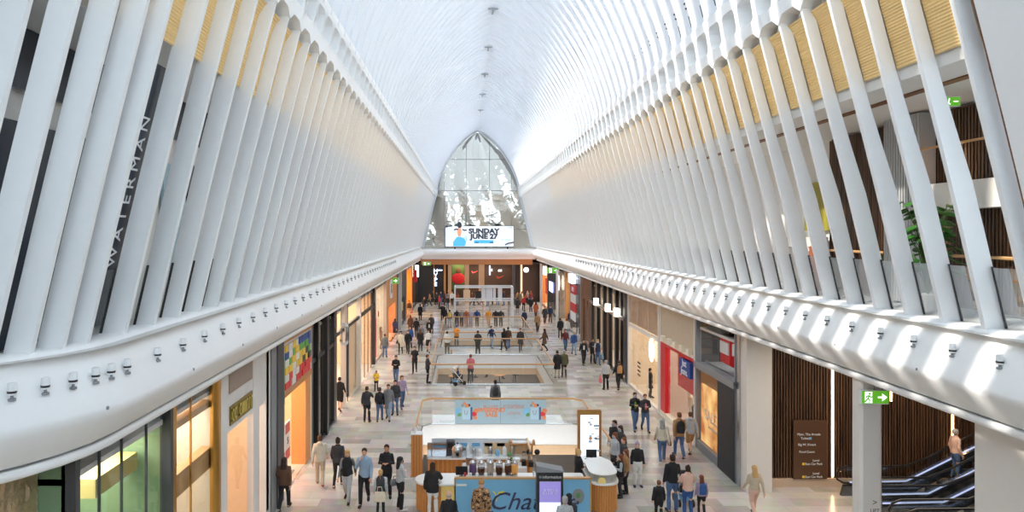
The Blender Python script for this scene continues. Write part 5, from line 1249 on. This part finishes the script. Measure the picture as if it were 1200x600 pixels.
def cm_(c):
    if c == 'camo':
        if 'wear_camo' in MATS: return MATS['wear_camo']
        m = bpy.data.materials.new('wear_camo'); nt, N, L = nodes_of(m); b = N['Principled BSDF']; b.inputs['Roughness'].default_value = .8
        tc = N.new('ShaderNodeTexCoord'); v = N.new('ShaderNodeTexNoise'); v.inputs['Scale'].default_value = 13; L.new(tc.outputs['Object'], v.inputs[0]); cr = N.new('ShaderNodeValToRGB'); L.new(v.outputs['Fac'], cr.inputs[0]); cr.color_ramp.interpolation = 'CONSTANT'
        E_ = cr.color_ramp.elements; E_[0].color = srgb(60, 48, 40) + (1,); E_[1].position = .44; E_[1].color = srgb(190, 140, 96) + (1,); q = E_.new(.52); q.color = srgb(120, 84, 56) + (1,); q = E_.new(.6); q.color = srgb(214, 176, 130) + (1,)
        L.new(cr.outputs[0], b.inputs['Base Color']); MATS['wear_camo'] = m; return m
    return mat('wear_' + c, srgb(*PAL[c]), .8, var=.1, scale=9)
def put(name, me, mats, parent):
    o = bpy.data.objects.new(name, me); COL.objects.link(o); o.parent = parent
    if len(me.materials) == 0: me.materials.append(mats[0])
    for i, mm in enumerate(mats):
        if i < len(o.material_slots): o.material_slots[i].link = 'OBJECT'; o.material_slots[i].material = mm
    return o
NP = 0
def person(x, y, rz, label, top=('jacket', 'black'), bot=('trousers', 'black'), hair=('short', 'dkbrown'), pose='stand', arms='down', h=1.70, skin='fair', over=None, mask=None, shoes='black', z=0., group=None, front=None):
    global NP; NP += 1
    fine = y < 30
    p = thing('person', label, 'person', (x, y, z), rz, group); s = h / 1.73; p.scale = (s, s, s)
    put('body', cache(('b', pose, arms, fine), lambda: body_mesh(pose, arms, fine)), [SKINS[skin], EYE, LIP], p)
    put({'tee': 'shirt', 'shirt': 'shirt', 'coat': 'coat', 'vest': 'vest'}.get(top[0], 'jacket'), cache(('t', top[0], pose, arms, fine), lambda: top_mesh(top[0], pose, arms, fine)), [cm_(top[1])], p)
    if over: put('vest', cache(('t', over[0], pose, arms, fine), lambda: top_mesh(over[0], pose, arms, fine)), [cm_(over[1])], p)
    if front: put('shirt_front', cache(('sf',), lambda: MB().ell([(0, .075, 1.0, .05, .05), (0, .085, 1.06, .07, .062), (0, .085, 1.25, .075, .064), (0, .075, 1.36, .05, .05)], 14).mesh('shirt_front', [], True)), [cm_(front)], p)
    put({'skirt': 'skirt', 'shorts': 'shorts'}.get(bot[0], 'trousers'), cache(('o', bot[0], pose, fine), lambda: bottom_mesh(bot[0], pose, arms, fine)), [cm_(bot[1])], p)
    for s_ in (-1, 1): put('shoe', cache(('s', pose, s_), lambda: shoe_mesh(pose, s_)), [cm_(shoes)], p)
    put({'beanie': 'beanie', 'cap': 'cap', 'hood': 'hood'}.get(hair[0], 'hair'), cache(('h', hair[0], pose), lambda: hair_mesh(hair[0], pose)), [cm_(hair[1])], p)
    if mask: put('face_mask', cache(('m', pose), lambda: mask_mesh(pose)), [cm_(mask)], p)
    return p
def bag(kind, x, y, z, rz, c, label, sc=1.):
    b = thing(kind, label, 'bag', (x, y, z), rz); b.scale = (sc,) * 3
    if kind == 'backpack':
        MB().ell([(0, 0, -.22, .13, .06), (0, 0, -.2, .15, .08), (0, 0, .1, .15, .085), (0, 0, .2, .11, .06), (0, 0, .23, .04, .02)], 14).build('main_pocket', cm_(c), b, smooth=True)
        MB().ell([(0, -.07, -.18, .1, .03), (0, -.075, -.05, .11, .035), (0, -.07, 0, .1, .02)], 12).build('front_pocket', cm_(c), b, smooth=True)
        k = MB(); k.tube([(-.04, 0, .22), (0, 0, .27), (.04, 0, .22)], .01, 6)
        k.build('loop', cm_('black'), b)
    else:
        w, hh, d = {'handbag': (.15, .2, .06), 'tote': (.2, .36, .06), 'shopping_bag': (.15, .3, .07)}[kind]
        k = MB(); k.rings([[(-w * a, -d * e, z_), (w * a, -d * e, z_), (w * a, d * e, z_), (-w * a, d * e, z_)] for a, e, z_ in ((.9, .9, 0), (1, 1.1, .03), (1, 1, hh * .6), (.92, .5, hh))]); k.build('bag_body', cm_(c), b)
        for s in (-1, 1): k = MB(); k.tube([(-w * .5, s * d * .4, hh * .95), (-w * .35, s * d * .3, hh * 1.5), (w * .35, s * d * .3, hh * 1.5), (w * .5, s * d * .4, hh * .95)], .009, 6); k.build('handle', cm_(c), b)
    return b
def foot(px, py): Y = HC * F / (py - 274); return (px - 545) / F * Y, Y
def headp(px, py, h=1.70): Y = (HC - h) * F / (py - 274); return (px - 545) / F * Y, Y
AW, TO = 0., PI           # facing away from / towards the camera
def P(px, py, rz, label, at='foot', **k):
    h = k.get('h', 1.70); x, y = foot(px, py) if at == 'foot' else headp(px, py, h)
    return person(x, y, rz, label, **k)
def on_back(p, c, label, dz=1.22, off=.2):
    rz = p.rotation_euler.z; s = p.scale.x; v = Matrix.Rotation(rz, 3, 'Z') @ Vector((0, -off * s, 0)); return bag('backpack', p.location.x + v.x, p.location.y + v.y, p.location.z + dz * s, rz, c, label, s)
def at_side(p, kind, c, label, side=1, z=.5, dx=.30, dy=.05):
    rz = p.rotation_euler.z; s = p.scale.x; v = Matrix.Rotation(rz, 3, 'Z') @ Vector((side * dx * s, dy * s, 0)); return bag(kind, p.location.x + v.x, p.location.y + v.y, p.location.z + z * s, rz + PI / 2, c, label, s)
W1, W2_ = 'walk', 'walk2'
# --- left aisle, nearest group
P(333, 598, AW, 'person in dark brown hooded jacket walking along the left shops, nearest the marble shop', top=('jacket', 'brown'), bot=('trousers', 'black'), hair=('long', 'dkbrown'), pose=W1)
P(375, 569, AW + .2, 'person in cream hoodie and beige trousers walking away, left aisle', top=('hoodie', 'cream'), bot=('trousers', 'beige'), hair=('short', 'brown'), pose=W2_, shoes='rust', h=1.78)
p = P(396, 571, AW, 'person in dark striped sweater and black leggings walking away, left aisle', top=('shirt', 'char'), bot=('leggings', 'black'), hair=('bun', 'dkbrown'), pose=W1, h=1.74)
P(407, 587, TO, 'person with long fair hair, black vest and pale trousers, left aisle', top=('shirt', 'grey'), over=('vest', 'black'), bot=('trousers', 'lgrey'), hair=('long', 'blonde'), pose=W2_)
P(427, 590, TO, 'person in grey-blue shirt and black trousers walking towards the camera, left aisle', top=('jacket', 'sky'), bot=('trousers', 'black'), hair=('short', 'dkbrown'), pose=W1, arms='phone', h=1.82)
P(453, 583, TO, 'person in black jersey looking at a phone behind the fair-haired tote carrier', top=('shirt', 'black'), bot=('trousers', 'black'), hair=('short', 'dkbrown'), pose='stand', arms='front', h=1.78, skin='tan')
p = P(446, 604, AW, 'small fair-haired person with pale tote bag in front of the black-jersey person', top=('shirt', 'lgrey'), over=('vest', 'char'), bot=('leggings', 'black'), hair=('pony', 'blonde'), pose='stand', h=1.45)
at_side(p, 'tote', 'cream', 'large cream tote bag on the back of the small fair-haired person', 0, .62, 0, -.26).rotation_euler.z = 0
p = P(469, 598, -PI / 2 + .5, 'person with black mask and long dark hair, arms crossed, beside the kiosk post', top=('shirt', 'lgrey'), bot=('trousers', 'black'), hair=('long', 'black'), pose='stand', arms='crossed', mask='black', shoes='white', h=1.72)
at_side(p, 'handbag', 'grey', 'grey handbag hanging at the side of the person with crossed arms', -1, .72, .3, -.05)
# --- left aisle, second group
P(430, 495, AW, 'person all in black with one arm held out, second group in the left aisle', top=('jacket', 'char'), bot=('trousers', 'black'), pose='stand', arms='reach')
p = P(445, 494, AW, 'person in black top and jeans with a dark backpack, second left group', top=('shirt', 'black'), bot=('jeans', 'denim'), hair=('pony', 'dkbrown'), pose=W1, h=1.62); on_back(p, 'black', 'dark backpack on the person in jeans in the second left group')
P(455, 492, TO, 'person in grey check coat and pale jeans, second left group', top=('coat', 'grey'), bot=('jeans', 'ldenim'), pose=W2_, hair=('short', 'dkbrown'))
P(463, 486, TO, 'person in slate jacket half hidden behind the grey check coat', top=('jacket', 'char'), bot=('jeans', 'denim'), pose='stand')
p = P(471, 478, TO + .3, 'person with long fair hair, mauve jumper and jeans, right end of the second left group', top=('shirt', 'mauve'), bot=('jeans', 'denim'), hair=('long', 'auburn'), pose=W1, h=1.66); at_side(p, 'handbag', 'rust', 'rust handbag carried by the person in the mauve jumper', 1, .75)
P(441, 458, TO, 'child in yellow jumper beside the left shops', top=('hoodie', 'yellow'), bot=('trousers', 'black'), hair=('short', 'dkbrown'), pose='stand', arms='front', h=1.15)
P(464, 450, TO, 'person in black jumper and jeans leaning forward over a bag, left aisle', top=('shirt', 'black'), bot=('jeans', 'denim'), hair=('short', 'dkbrown'), pose=W2_, arms='front', skin='fair')
P(486, 437, TO, 'person in black tee and black trousers walking alone in the left aisle', top=('tee', 'black'), bot=('trousers', 'black'), hair=('short', 'dkbrown'), pose=W1)
P(501, 449, -PI / 2, 'person in dark coat standing at the corner of the middle balustrade', top=('jacket', 'char'), bot=('trousers', 'black'), hair=('short', 'auburn'), pose='stand', arms='front')
P(398, 482, AW, 'person in black top and black shorts by the black-framed shop entrance', top=('shirt', 'black'), bot=('shorts', 'black'), hair=('short', 'dkbrown'), pose=W2_, h=1.72)
# --- left aisle, third group
P(451, 419, AW, 'person in grey jacket and jeans facing the orange shop', top=('jacket', 'grey'), bot=('jeans', 'denim'), hair=('short', 'auburn'))
p = P(469.5, 415, TO, 'person in long cream coat with dark shoulder bag, third left group', top=('coat', 'cream'), bot=('leggings', 'black'), hair=('long', 'dkbrown'), pose=W1); at_side(p, 'handbag', 'black', 'black shoulder bag of the person in the long cream coat', 1, .8, .26)
P(478, 414, TO, 'person all in black right of the long cream coat', top=('jacket', 'black'), bot=('trousers', 'black'), hair=('short', 'black'), pose=W2_)
P(480.5, 408, TO, 'person in bright navy jacket behind the black pair, left aisle', top=('jacket', 'blue'), bot=('trousers', 'navy'), hair=('short', 'black'))
p = P(492.5, 412, AW, 'person in black coat with long auburn hair, left aisle', top=('coat', 'black'), bot=('leggings', 'black'), hair=('long', 'auburn'), pose=W1)
P(493.5, 405, TO, 'person in slate grey jumper behind the auburn-haired person', top=('jacket', 'grey'), bot=('trousers', 'char'), hair=('short', 'auburn'))
P(502, 413, TO, 'person in white jumper and black skirt at the left balustrade', top=('shirt', 'white'), bot=('skirt', 'black'), hair=('long', 'dkbrown'), pose=W2_)
P(503, 398, TO, 'person in open black jacket over white shirt, left aisle', top=('jacket', 'black'), front='white', bot=('trousers', 'black'), pose=W1)
P(505.5, 391, TO, 'person in dark cardigan just behind the open black jacket', top=('jacket', 'char'), bot=('trousers', 'black'), hair=('short', 'brown'))
P(463, 397, -.4, 'person in navy puffer and black skirt by the charcoal shopfront', top=('puffer', 'navy'), bot=('skirt', 'black'), hair=('long', 'dkbrown'), pose=W1)
P(481, 392, AW, 'person in brown coat near the charcoal shopfront', top=('coat', 'brown'), bot=('trousers', 'black'), hair=('long', 'auburn'))
P(488, 396, AW, 'person in black hoodie walking away near the charcoal shopfront', top=('hoodie', 'black'), bot=('trousers', 'char'), pose=W2_)
P(473.5, 372, TO, 'person in denim jacket outside the amber shop', top=('jacket', 'denim'), bot=('trousers', 'black'), hair=('short', 'dkbrown'))
p = P(479.5, 371, TO, 'person in brown jumper outside the amber shop', top=('shirt', 'brown'), bot=('trousers', 'beige'), hair=('long', 'dkbrown')); at_side(p, 'shopping_bag', 'pink', 'pink shopping bag held outside the amber shop', -1, .35)
P(492.5, 376, AW, 'person in black raincoat walking along the shiny far left floor', top=('coat', 'black'), bot=('trousers', 'black'), pose=W1)
P(446.5, 409, -PI / 2, 'person in rust jumper in the doorway of the orange shop', top=('shirt', 'rust'), bot=('trousers', 'brown'), hair=('long', 'auburn'))
P(518.5, 375.5, TO, 'person in black tee left of the clothes display', top=('tee', 'black'), bot=('trousers', 'black'), pose=W1)
P(521, 380, AW, 'person in long black coat left of the yellow backpack', top=('coat', 'black'), bot=('leggings', 'black'), hair=('long', 'black'))
p = P(527, 384, AW, 'person in grey jacket carrying a bright yellow backpack', top=('jacket', 'grey'), bot=('trousers', 'lgrey'), hair=('short', 'black')); on_back(p, 'yellow', 'bright yellow backpack worn left of the clothes display')
P(524.5, 364, TO, 'person in black top and jeans under the clothes display left corner', top=('shirt', 'black'), bot=('jeans', 'denim'), pose=W1)
P(526.5, 353, TO, 'person in mustard jumper far left of the display frame', top=('shirt', 'yellow'), bot=('trousers', 'beige'), hair=('short', 'silver'))
# --- between the second and third openings
p = P(524, 415, AW, 'person in white jumper with a brown trolley bag behind the middle opening', top=('jacket', 'white'), bot=('trousers', 'olive'), hair=('short', 'dkbrown')); at_side(p, 'shopping_bag', 'tan', 'tan bag beside the person in white jumper behind the middle opening', 1, .02, .32)
P(535, 407, AW, 'person in orange jacket and blue cap at the third balustrade', top=('jacket', 'orange'), bot=('trousers', 'char'), hair=('cap', 'blue'), h=1.72, arms='front')
P(560, 415, AW, 'stocky person in charcoal standing with back turned behind the middle opening', top=('jacket', 'char'), bot=('wide', 'char'), hair=('short', 'dkbrown'), arms='pockets', h=1.74)
P(576, 407.5, TO + .5, 'person in navy top and pale jeans walking left behind the middle opening', top=('shirt', 'navy'), bot=('jeans', 'ldenim'), pose=W1)
P(590.5, 411, AW + .4, 'person in black jacket, left of a close pair behind the middle opening', top=('jacket', 'black'), bot=('trousers', 'black'), hair=('long', 'dkbrown'), pose=W2_)
P(595.5, 409, AW, 'person in brown jacket and jeans, right of a close pair behind the middle opening', top=('jacket', 'brown'), bot=('jeans', 'denim'), hair=('short', 'dkbrown'), pose=W1)
P(610, 412, TO, 'person in dark grey coat at the right end of the middle opening', top=('coat', 'char'), bot=('leggings', 'black'), hair=('short', 'black'), pose=W1, h=1.76)
# --- between the first and second openings
pk = P(551.5, 448.5, AW, 'person in pink jacket and black trousers standing beside the pushchair', top=('jacket', 'pink'), bot=('trousers', 'black'), hair=('short', 'auburn'), arms='front')
p = P(580.5, 486, TO - PI, 'person in grey jacket with dark backpack right behind the WEEKEND SALE banner', top=('jacket', 'grey'), bot=('trousers', 'black'), hair=('short', 'black')); on_back(p, 'char', 'charcoal backpack worn behind the WEEKEND SALE banner')
x, y = foot(537, 451)
st = thing('pushchair', 'pushchair with white hood and dark wheels beside the pink jacket person', 'pushchair', (x, y, 0), .5)
k = MB(); k.tube([(-.45, -.2, .95), (.25, -.2, .12)], .02, 6); k.tube([(-.45, .2, .95), (.25, .2, .12)], .02, 6); k.tube([(-.3, -.2, .12), (.1, -.2, .6)], .02, 6); k.tube([(-.3, .2, .12), (.1, .2, .6)], .02, 6); k.tube([(-.45, -.2, .95), (-.45, .2, .95)], .02, 6); k.build('frame', WHITE, st)
for a in (-.3, .28):
    for b_ in (-.22, .22): k = MB(); k.tube([(a, b_ - .03, .12), (a, b_ + .03, .12)], .12, 14); k.build('wheel', BLACK, st)
k = MB(); k.rings([[(-.25, -.18, .45), (.2, -.18, .4), (.2, .18, .4), (-.25, .18, .45)], [(-.3, -.2, .7), (.22, -.2, .6), (.22, .2, .6), (-.3, .2, .7)]]); k.build('seat', DGREY, st)
k = MB(); k.rings([[(-.3 + .32 * math.sin(t) * .8, y_, .72 + .42 * math.cos(t - .9)) for t in [i * .3 for i in range(7)]] for y_ in (-.2, -.1, .1, .2)], False, False); k.build('hood', WHITE, st)
MB().box(-.3, 0, -.15, .15, .2, .32).build('basket', LBLUE, st)
P_ch = person(x - .02, y, .5 - PI / 2, 'small child sitting in the pushchair beside the pink jacket', top=('tee', 'blue'), bot=('trousers', 'black'), hair=('short', 'dkbrown'), pose='sit', h=.85, z=.30)
# --- right aisle, far
def PR(px, py, rz, lab, **k): return P(px, py, rz, lab, **k)
PR(653, 443, AW, 'person in long black coat, pale trousers, left of a pair beside the middle opening', top=('coat', 'black'), bot=('trousers', 'beige'), hair=('short', 'black'))
PR(661, 442.5, AW, 'person in olive grey jacket, right of a pair right of the middle opening', top=('puffer', 'olive'), bot=('leggings', 'black'), hair=('short', 'silver'))
PR(638, 411.5, AW + 1, 'person in brown coat swinging along right of the third opening', top=('coat', 'brown'), bot=('trousers', 'black'), hair=('long', 'dkbrown'), pose=W1)
PR(662.5, 412, TO, 'person in maroon jumper and jeans walking up the right aisle', top=('shirt', 'maroon'), bot=('jeans', 'denim'), hair=('long', 'auburn'), pose=W1)
PR(672.5, 415.5, TO, 'person in open bright blue jacket and jeans in the right aisle', top=('jacket', 'blue'), bot=('jeans', 'ldenim'), hair=('short', 'silver'), pose=W2_)
PR(684, 427, TO, 'person in black jacket over white shirt front in the right aisle', top=('jacket', 'black'), front='white', bot=('trousers', 'black'), hair=('short', 'black'), pose=W1)
PR(694.5, 425.5, TO, 'person in black holding a drink beside the long black-framed shop', top=('jacket', 'black'), bot=('trousers', 'black'), hair=('short', 'black'), arms='front', skin='tan')
p = PR(700.5, 427, TO, 'fair-haired person in navy vest and jeans beside the long black-framed shop', top=('tee', 'lgrey'), over=('vest', 'navy'), bot=('jeans', 'denim'), hair=('long', 'blonde'), mask='white', pose=W2_); at_side(p, 'shopping_bag', 'sky', 'pale blue bag of the fair-haired person in the navy vest', -1, .4)
PR(664.5, 397, AW, 'person in white hooded jumper near the tall red and white poster', top=('hoodie', 'white'), bot=('jeans', 'ldenim'), hair=('short', 'brown'))
PR(656.5, 396, AW, 'person in black jacket beside the white hooded jumper, right aisle', top=('jacket', 'black'), bot=('trousers', 'black'))
PR(668.5, 385, TO, 'person in violet-blue top in front of the tall red and white poster', top=('shirt', 'navy'), bot=('trousers', 'black'), hair=('long', 'dkbrown'))
PR(677.5, 392, AW, 'person in black with grey hat by the walnut pier', top=('jacket', 'black'), bot=('trousers', 'black'), hair=('cap', 'silver'))
PR(630, 389, TO, 'person in tan coat with pale scarf right of the clothes display', top=('coat', 'tan'), bot=('trousers', 'black'), hair=('short', 'silver'), pose=W1)
p = PR(614.5, 384, AW, 'person in navy jacket with a brown bag right of the third opening', top=('jacket', 'navy'), bot=('trousers', 'black'), hair=('short', 'black')); at_side(p, 'shopping_bag', 'brown', 'brown square bag right of the third opening', 1, .02)
PR(638.5, 379, TO, 'person in dark green-grey coat, left of a pair by the right poles', top=('coat', 'char'), bot=('trousers', 'black'), pose=W1)
PR(645, 378, TO, 'person in blue jacket, right of a pair by the right poles', top=('jacket', 'navy'), bot=('trousers', 'brown'), pose=W2_)
PR(606.5, 367, AW, 'person in long black coat and pale jeans right of the display frame', top=('coat', 'black'), bot=('jeans', 'ldenim'), hair=('short', 'black'))
PR(613.5, 364, TO, 'person in red jumper right of the display frame', top=('shirt', 'red'), bot=('trousers', 'black'), hair=('short', 'dkbrown'))
PR(622, 366, AW, 'person in black puffer in the middle of the far right crowd', top=('puffer', 'black'), bot=('trousers', 'black'))
PR(628, 372, AW, 'person in rust coat among the far right crowd', top=('coat', 'rust'), bot=('trousers', 'black'), hair=('long', 'dkbrown'), pose=W1)
PR(618, 356, TO, 'person in slate jacket in front of the lit end post', top=('jacket', 'grey'), bot=('trousers', 'black'))
# --- right aisle, near
p = PR(710, 457, AW, 'person in light grey jumper and black trousers carrying a pink bag', top=('shirt', 'lgrey'), bot=('trousers', 'black'), hair=('short', 'silver'), pose='stand'); at_side(p, 'shopping_bag', 'pink', 'pink bag carried by the light grey jumper person', -1, .42)
p = PR(725, 457, AW + .1, 'person in black with a beige backpack outside the cream shop', top=('jacket', 'black'), bot=('trousers', 'black'), hair=('short', 'dkbrown'), pose=W1); on_back(p, 'tan', 'beige backpack on the person in black outside the cream shop')
PR(744, 504, TO, 'person in black jacket over green shirt and blue jeans, right aisle', top=('jacket', 'black'), front='green', bot=('jeans', 'denim'), hair=('short', 'dkbrown'), pose=W1, mask='sky', arms='front')
PR(756, 505, TO, 'person in dark jacket over pink shirt and blue jeans, right aisle', top=('jacket', 'char'), front='pink', bot=('jeans', 'denim'), hair=('short', 'auburn'), pose=W2_, arms='front', h=1.66)
PR(762, 466, -PI / 2, 'person in long black coat at the cream shop entrance', top=('coat', 'black'), bot=('trousers', 'black'), hair=('short', 'black'), h=1.6)
p = PR(776, 543, AW - .2, 'person in cream top and jeans with an olive shoulder bag, right aisle', top=('shirt', 'cream'), bot=('jeans', 'denim'), hair=('long', 'silver'), pose=W1, h=1.72, shoes='white'); at_side(p, 'handbag', 'olive', 'olive shoulder bag of the person in the cream top', 1, .72, .28)
p = PR(796, 537, AW, 'person in tan jacket and jeans with a black backpack, right aisle', top=('jacket', 'tan'), bot=('jeans', 'denim'), hair=('short', 'auburn'), pose=W2_, h=1.82); on_back(p, 'black', 'black backpack on the tan jacket outside the sale window')
PR(809, 532, AW, 'person in pale grey top and tan shorts beside the tan jacket', top=('hoodie', 'lgrey'), bot=('shorts', 'tan'), hair=('short', 'brown'), pose=W1, h=1.7)
# --- queue at the kiosk
PR(720, 548, PI * .7, 'tall person in black with pale blue mask at the back of the kiosk queue', top=('jacket', 'black'), bot=('trousers', 'black'), hair=('short', 'dkbrown'), mask='sky', h=1.8)
PR(727, 552, PI * .7, 'person with long dark hair and pale blue mask second in the kiosk queue', top=('jacket', 'char'), bot=('trousers', 'black'), hair=('long', 'dkbrown'), mask='sky', h=1.7)
PR(720.5, 562, PI * .65, 'person with long auburn hair, grey jumper and pale blue mask in the queue', top=('shirt', 'lgrey'), bot=('trousers', 'black'), hair=('long', 'auburn'), mask='sky', h=1.7)
PR(731, 566, PI * .6, 'person in dark top with bun in the middle of the kiosk queue', top=('shirt', 'char'), bot=('trousers', 'black'), hair=('bun', 'auburn'), h=1.62)
PR(733.5, 578, PI * .5, 'person in mustard jacket behind the black-vest child in the queue', top=('jacket', 'tan'), bot=('trousers', 'black'), hair=('long', 'auburn'), h=1.5)
PR(727, 583, PI * .5, 'young person in black vest over grey sleeves at the kiosk display case', top=('shirt', 'lgrey'), over=('vest', 'black'), bot=('trousers', 'char'), hair=('long', 'auburn'), arms='front', h=1.45)
PR(747, 570, TO, 'young person in violet beanie, black jacket and white trousers by the queue', top=('jacket', 'black'), bot=('wide', 'white'), hair=('beanie', 'mauve'), h=1.55, shoes='navy')
# --- family bottom right
PR(788, 600, AW, 'tall person in black jumper and blue jeans beside the pram, bottom right', top=('shirt', 'black'), bot=('jeans', 'denim'), hair=('short', 'dkbrown'), arms='reach', h=1.84, skin='tan')
x, y = foot(806, 606)
person(x, y, AW, 'person in blush pink jumper pushing the pram, bottom right', top=('shirt', 'blush'), bot=('jeans', 'blue'), hair=('bun', 'dkbrown'), arms='push', h=1.62)
PR(772, 612, AW, 'boy in dark jacket left of the pram, bottom right', top=('jacket', 'black'), bot=('trousers', 'black'), hair=('short', 'auburn'), h=1.3)
p = PR(822, 606, AW, 'girl with long fair hair and a bright blue backpack, bottom right', top=('shirt', 'mauve'), bot=('leggings', 'black'), hair=('long', 'auburn'), h=1.32); on_back(p, 'blue', 'bright blue patterned backpack on the girl bottom right')
x, y = foot(797, 590); st2 = thing('pushchair', 'dark pram pushed by the family bottom right', 'pushchair', (x + .1, y, 0), -PI / 2 + PI)
for ch in st.children:
    c = ch.copy(); COL.objects.link(c); c.parent = st2
    if ch.name.startswith(('hood', 'seat')): c.material_slots[0].link = 'OBJECT'; c.material_slots[0].material = bpy.data.materials['black_metal']
# --- around the kiosk
P(678, 526, -PI / 2 + .3, 'kiosk attendant in black tee and grey apron behind the right counter', at='head', top=('tee', 'black'), bot=('trousers', 'black'), over=None, hair=('bun', 'blonde'), arms='front', h=1.72)
P(507, 542, AW, 'person in black quilted puffer and white trousers leaning on the left kiosk counter', at='head', top=('puffer', 'black'), bot=('trousers', 'white'), hair=('long', 'dkbrown'), arms='reach', h=1.70)
P(526, 575, AW, 'bald person in black top at the bottom edge before the kiosk', at='head', top=('shirt', 'black'), bot=('trousers', 'black'), hair=('bald', 'silver'), h=1.68)
P(564, 562, AW, 'person in brown camouflage jacket and tan beanie before the kiosk board', at='head', top=('puffer', 'camo'), bot=('trousers', 'black'), hair=('beanie', 'tan'), h=1.74)
P(662, 581, AW, 'grey-haired person in pale top beside the information totem', at='head', top=('shirt', 'lgrey'), bot=('trousers', 'grey'), hair=('short', 'silver'), h=1.66)
P(667, 578, AW - .4, 'dark-haired person in black jacket just beyond the grey-haired one by the totem', at='head', top=('jacket', 'char'), bot=('trousers', 'black'), hair=('long', 'black'), h=1.6)
x, y = headp(572, 583); bag('tote', x + .06, y - .05, .8, 0, 'char', 'dark grey tote bag on the shoulder of the camouflage jacket')
PR(884, 606, AW, 'person in beige jumper with fair hair passing the lobby column', top=('shirt', 'beige'), bot=('trousers', 'blush'), hair=('long', 'blonde'), pose=W1, h=1.62)
# on the escalator
person(16.2, 22.55, -PI / 2, 'person in pale pink top riding the escalator', top=('shirt', 'blush'), bot=('jeans', 'denim'), hair=('short', 'silver'), h=1.66, z=.75)
# --- crowd outside the end shops
rnd = random.Random(21)
tops = ['black', 'char', 'navy', 'brown', 'grey', 'tan', 'white', 'rust', 'maroon', 'blush', 'olive', 'red']
NAME = dict(char='charcoal', blush='pale pink', tan='tan')
SPOTS = [(507, 345, 'left of the lit blue sign'), (512, 348, 'just below the lit blue sign'), (517, 343, 'before the wooden post of the black shop'), (521, 347, 'at the first tan pillar'), (525, 342, 'below the red shirt print'), (504, 352, 'nearest the shiny left floor'), (530, 338, 'under the green poster'), (536, 337, 'between the green poster and the second pillar'), (553, 335, 'below the red tick'), (558, 336, 'at the middle tan pillar'), (564, 335, 'in the middle of the end shop'), (571, 336, 'below the lit fin'), (577, 335, 'right of the lit fin'), (583, 336, 'below the dim tick'), (590, 338, 'right of the dim tick'), (596, 340, 'at the right end of the sports shop'), (601, 344, 'beside the blue grey post'), (606, 347, 'left of the lit end post'), (611, 345, 'at the foot of the lit end post'), (616, 349, 'below the lit round sign'), (621, 347, 'in the far right corner'), (600, 352, 'right of the display frame top'), (609, 352, 'in the gap before the brown shop'), (515, 356, 'on the far left floor reflection'), (498, 358, 'closest to the last left shop')]
for i, (px, py, where) in enumerate(SPOTS):
    Y = min(85.5, HC * F / (max(py + 6, 352) - 274)); x = (px - 545) / F * Y; t_ = tops[i % len(tops)]
    person(x, Y - rnd.uniform(0, 1.5), rnd.choice((AW, TO, 1.2, -1.2)), 'person in %s top in the far crowd %s' % (NAME.get(t_, t_), where), top=(rnd.choice(('jacket', 'shirt', 'coat')), t_), bot=('trousers', rnd.choice(('black', 'char', 'denim'))), hair=(rnd.choice(('short', 'long')), rnd.choice(('dkbrown', 'black', 'auburn'))), pose=rnd.choice(('stand', W1, W2_)), h=rnd.uniform(1.6, 1.8), group='crowd outside the end shops')

# people on the lower level, seen through the middle opening
for i, (x, y, c, lb) in enumerate(((-1.2, 64.6, 'red', 'at the left of'), (.4, 63.2, 'white', 'left of centre in'), (2.1, 66.0, 'sky', 'in the middle of'), (3.6, 65.2, 'tan', 'right of centre in'), (4.6, 63.6, 'green', 'at the right of'), (1.3, 68.5, 'blush', 'furthest back in'))):
    person(x, y, (AW, TO, 1.2, -1.2, TO, AW)[i], 'person in %s top on the lower level, %s the middle opening' % (NAME.get(c, {'sky': 'pale blue', 'blush': 'pale pink'}.get(c, c)), lb), top=('shirt', c), bot=('trousers', 'char'), hair=('short', 'dkbrown'), pose='stand', z=-5)
# ============================================================ CAMERA, SUN, SKY
cam = bpy.data.cameras.new('camera'); co = bpy.data.objects.new('camera', cam); COL.objects.link(co)
cam.sensor_width = 36; cam.lens = 24; cam.shift_x = 55 / 1200; cam.shift_y = -26 / 1200
co.location = (0, 0, HC); co.rotation_euler = (PI / 2, 0, 0); cam.clip_start = .1; cam.clip_end = 400
SC.camera = co
sun = bpy.data.lights.new('sun', 'SUN'); so = bpy.data.objects.new('sun', sun); COL.objects.link(so)
sun.energy = 5.; sun.angle = math.radians(1.5); sun.color = (1, .95, .87)
d = Vector((.80, .09, -.60)); so.rotation_euler = d.to_track_quat('-Z', 'Y').to_euler()
w = bpy.data.worlds.new('sky'); SC.world = w; w.use_nodes = True
bg = w.node_tree.nodes['Background']; bg.inputs[0].default_value = srgb(212, 227, 237) + (1,); bg.inputs[1].default_value = 4.2
SC.view_settings.view_transform = 'Standard'; SC.view_settings.look = 'None'; SC.view_settings.exposure = .64; SC.view_settings.gamma = 1; SC.view_settings.use_curve_mapping = False
SC.cycles.use_denoising = True; SC.cycles.max_bounces = 10; SC.cycles.diffuse_bounces = 7; SC.cycles.glossy_bounces = 3; SC.cycles.transparent_max_bounces = 12; SC.cycles.transmission_bounces = 3
SC.cycles.caustics_reflective = False; SC.cycles.caustics_refractive = False; SC.cycles.sample_clamp_indirect = 6
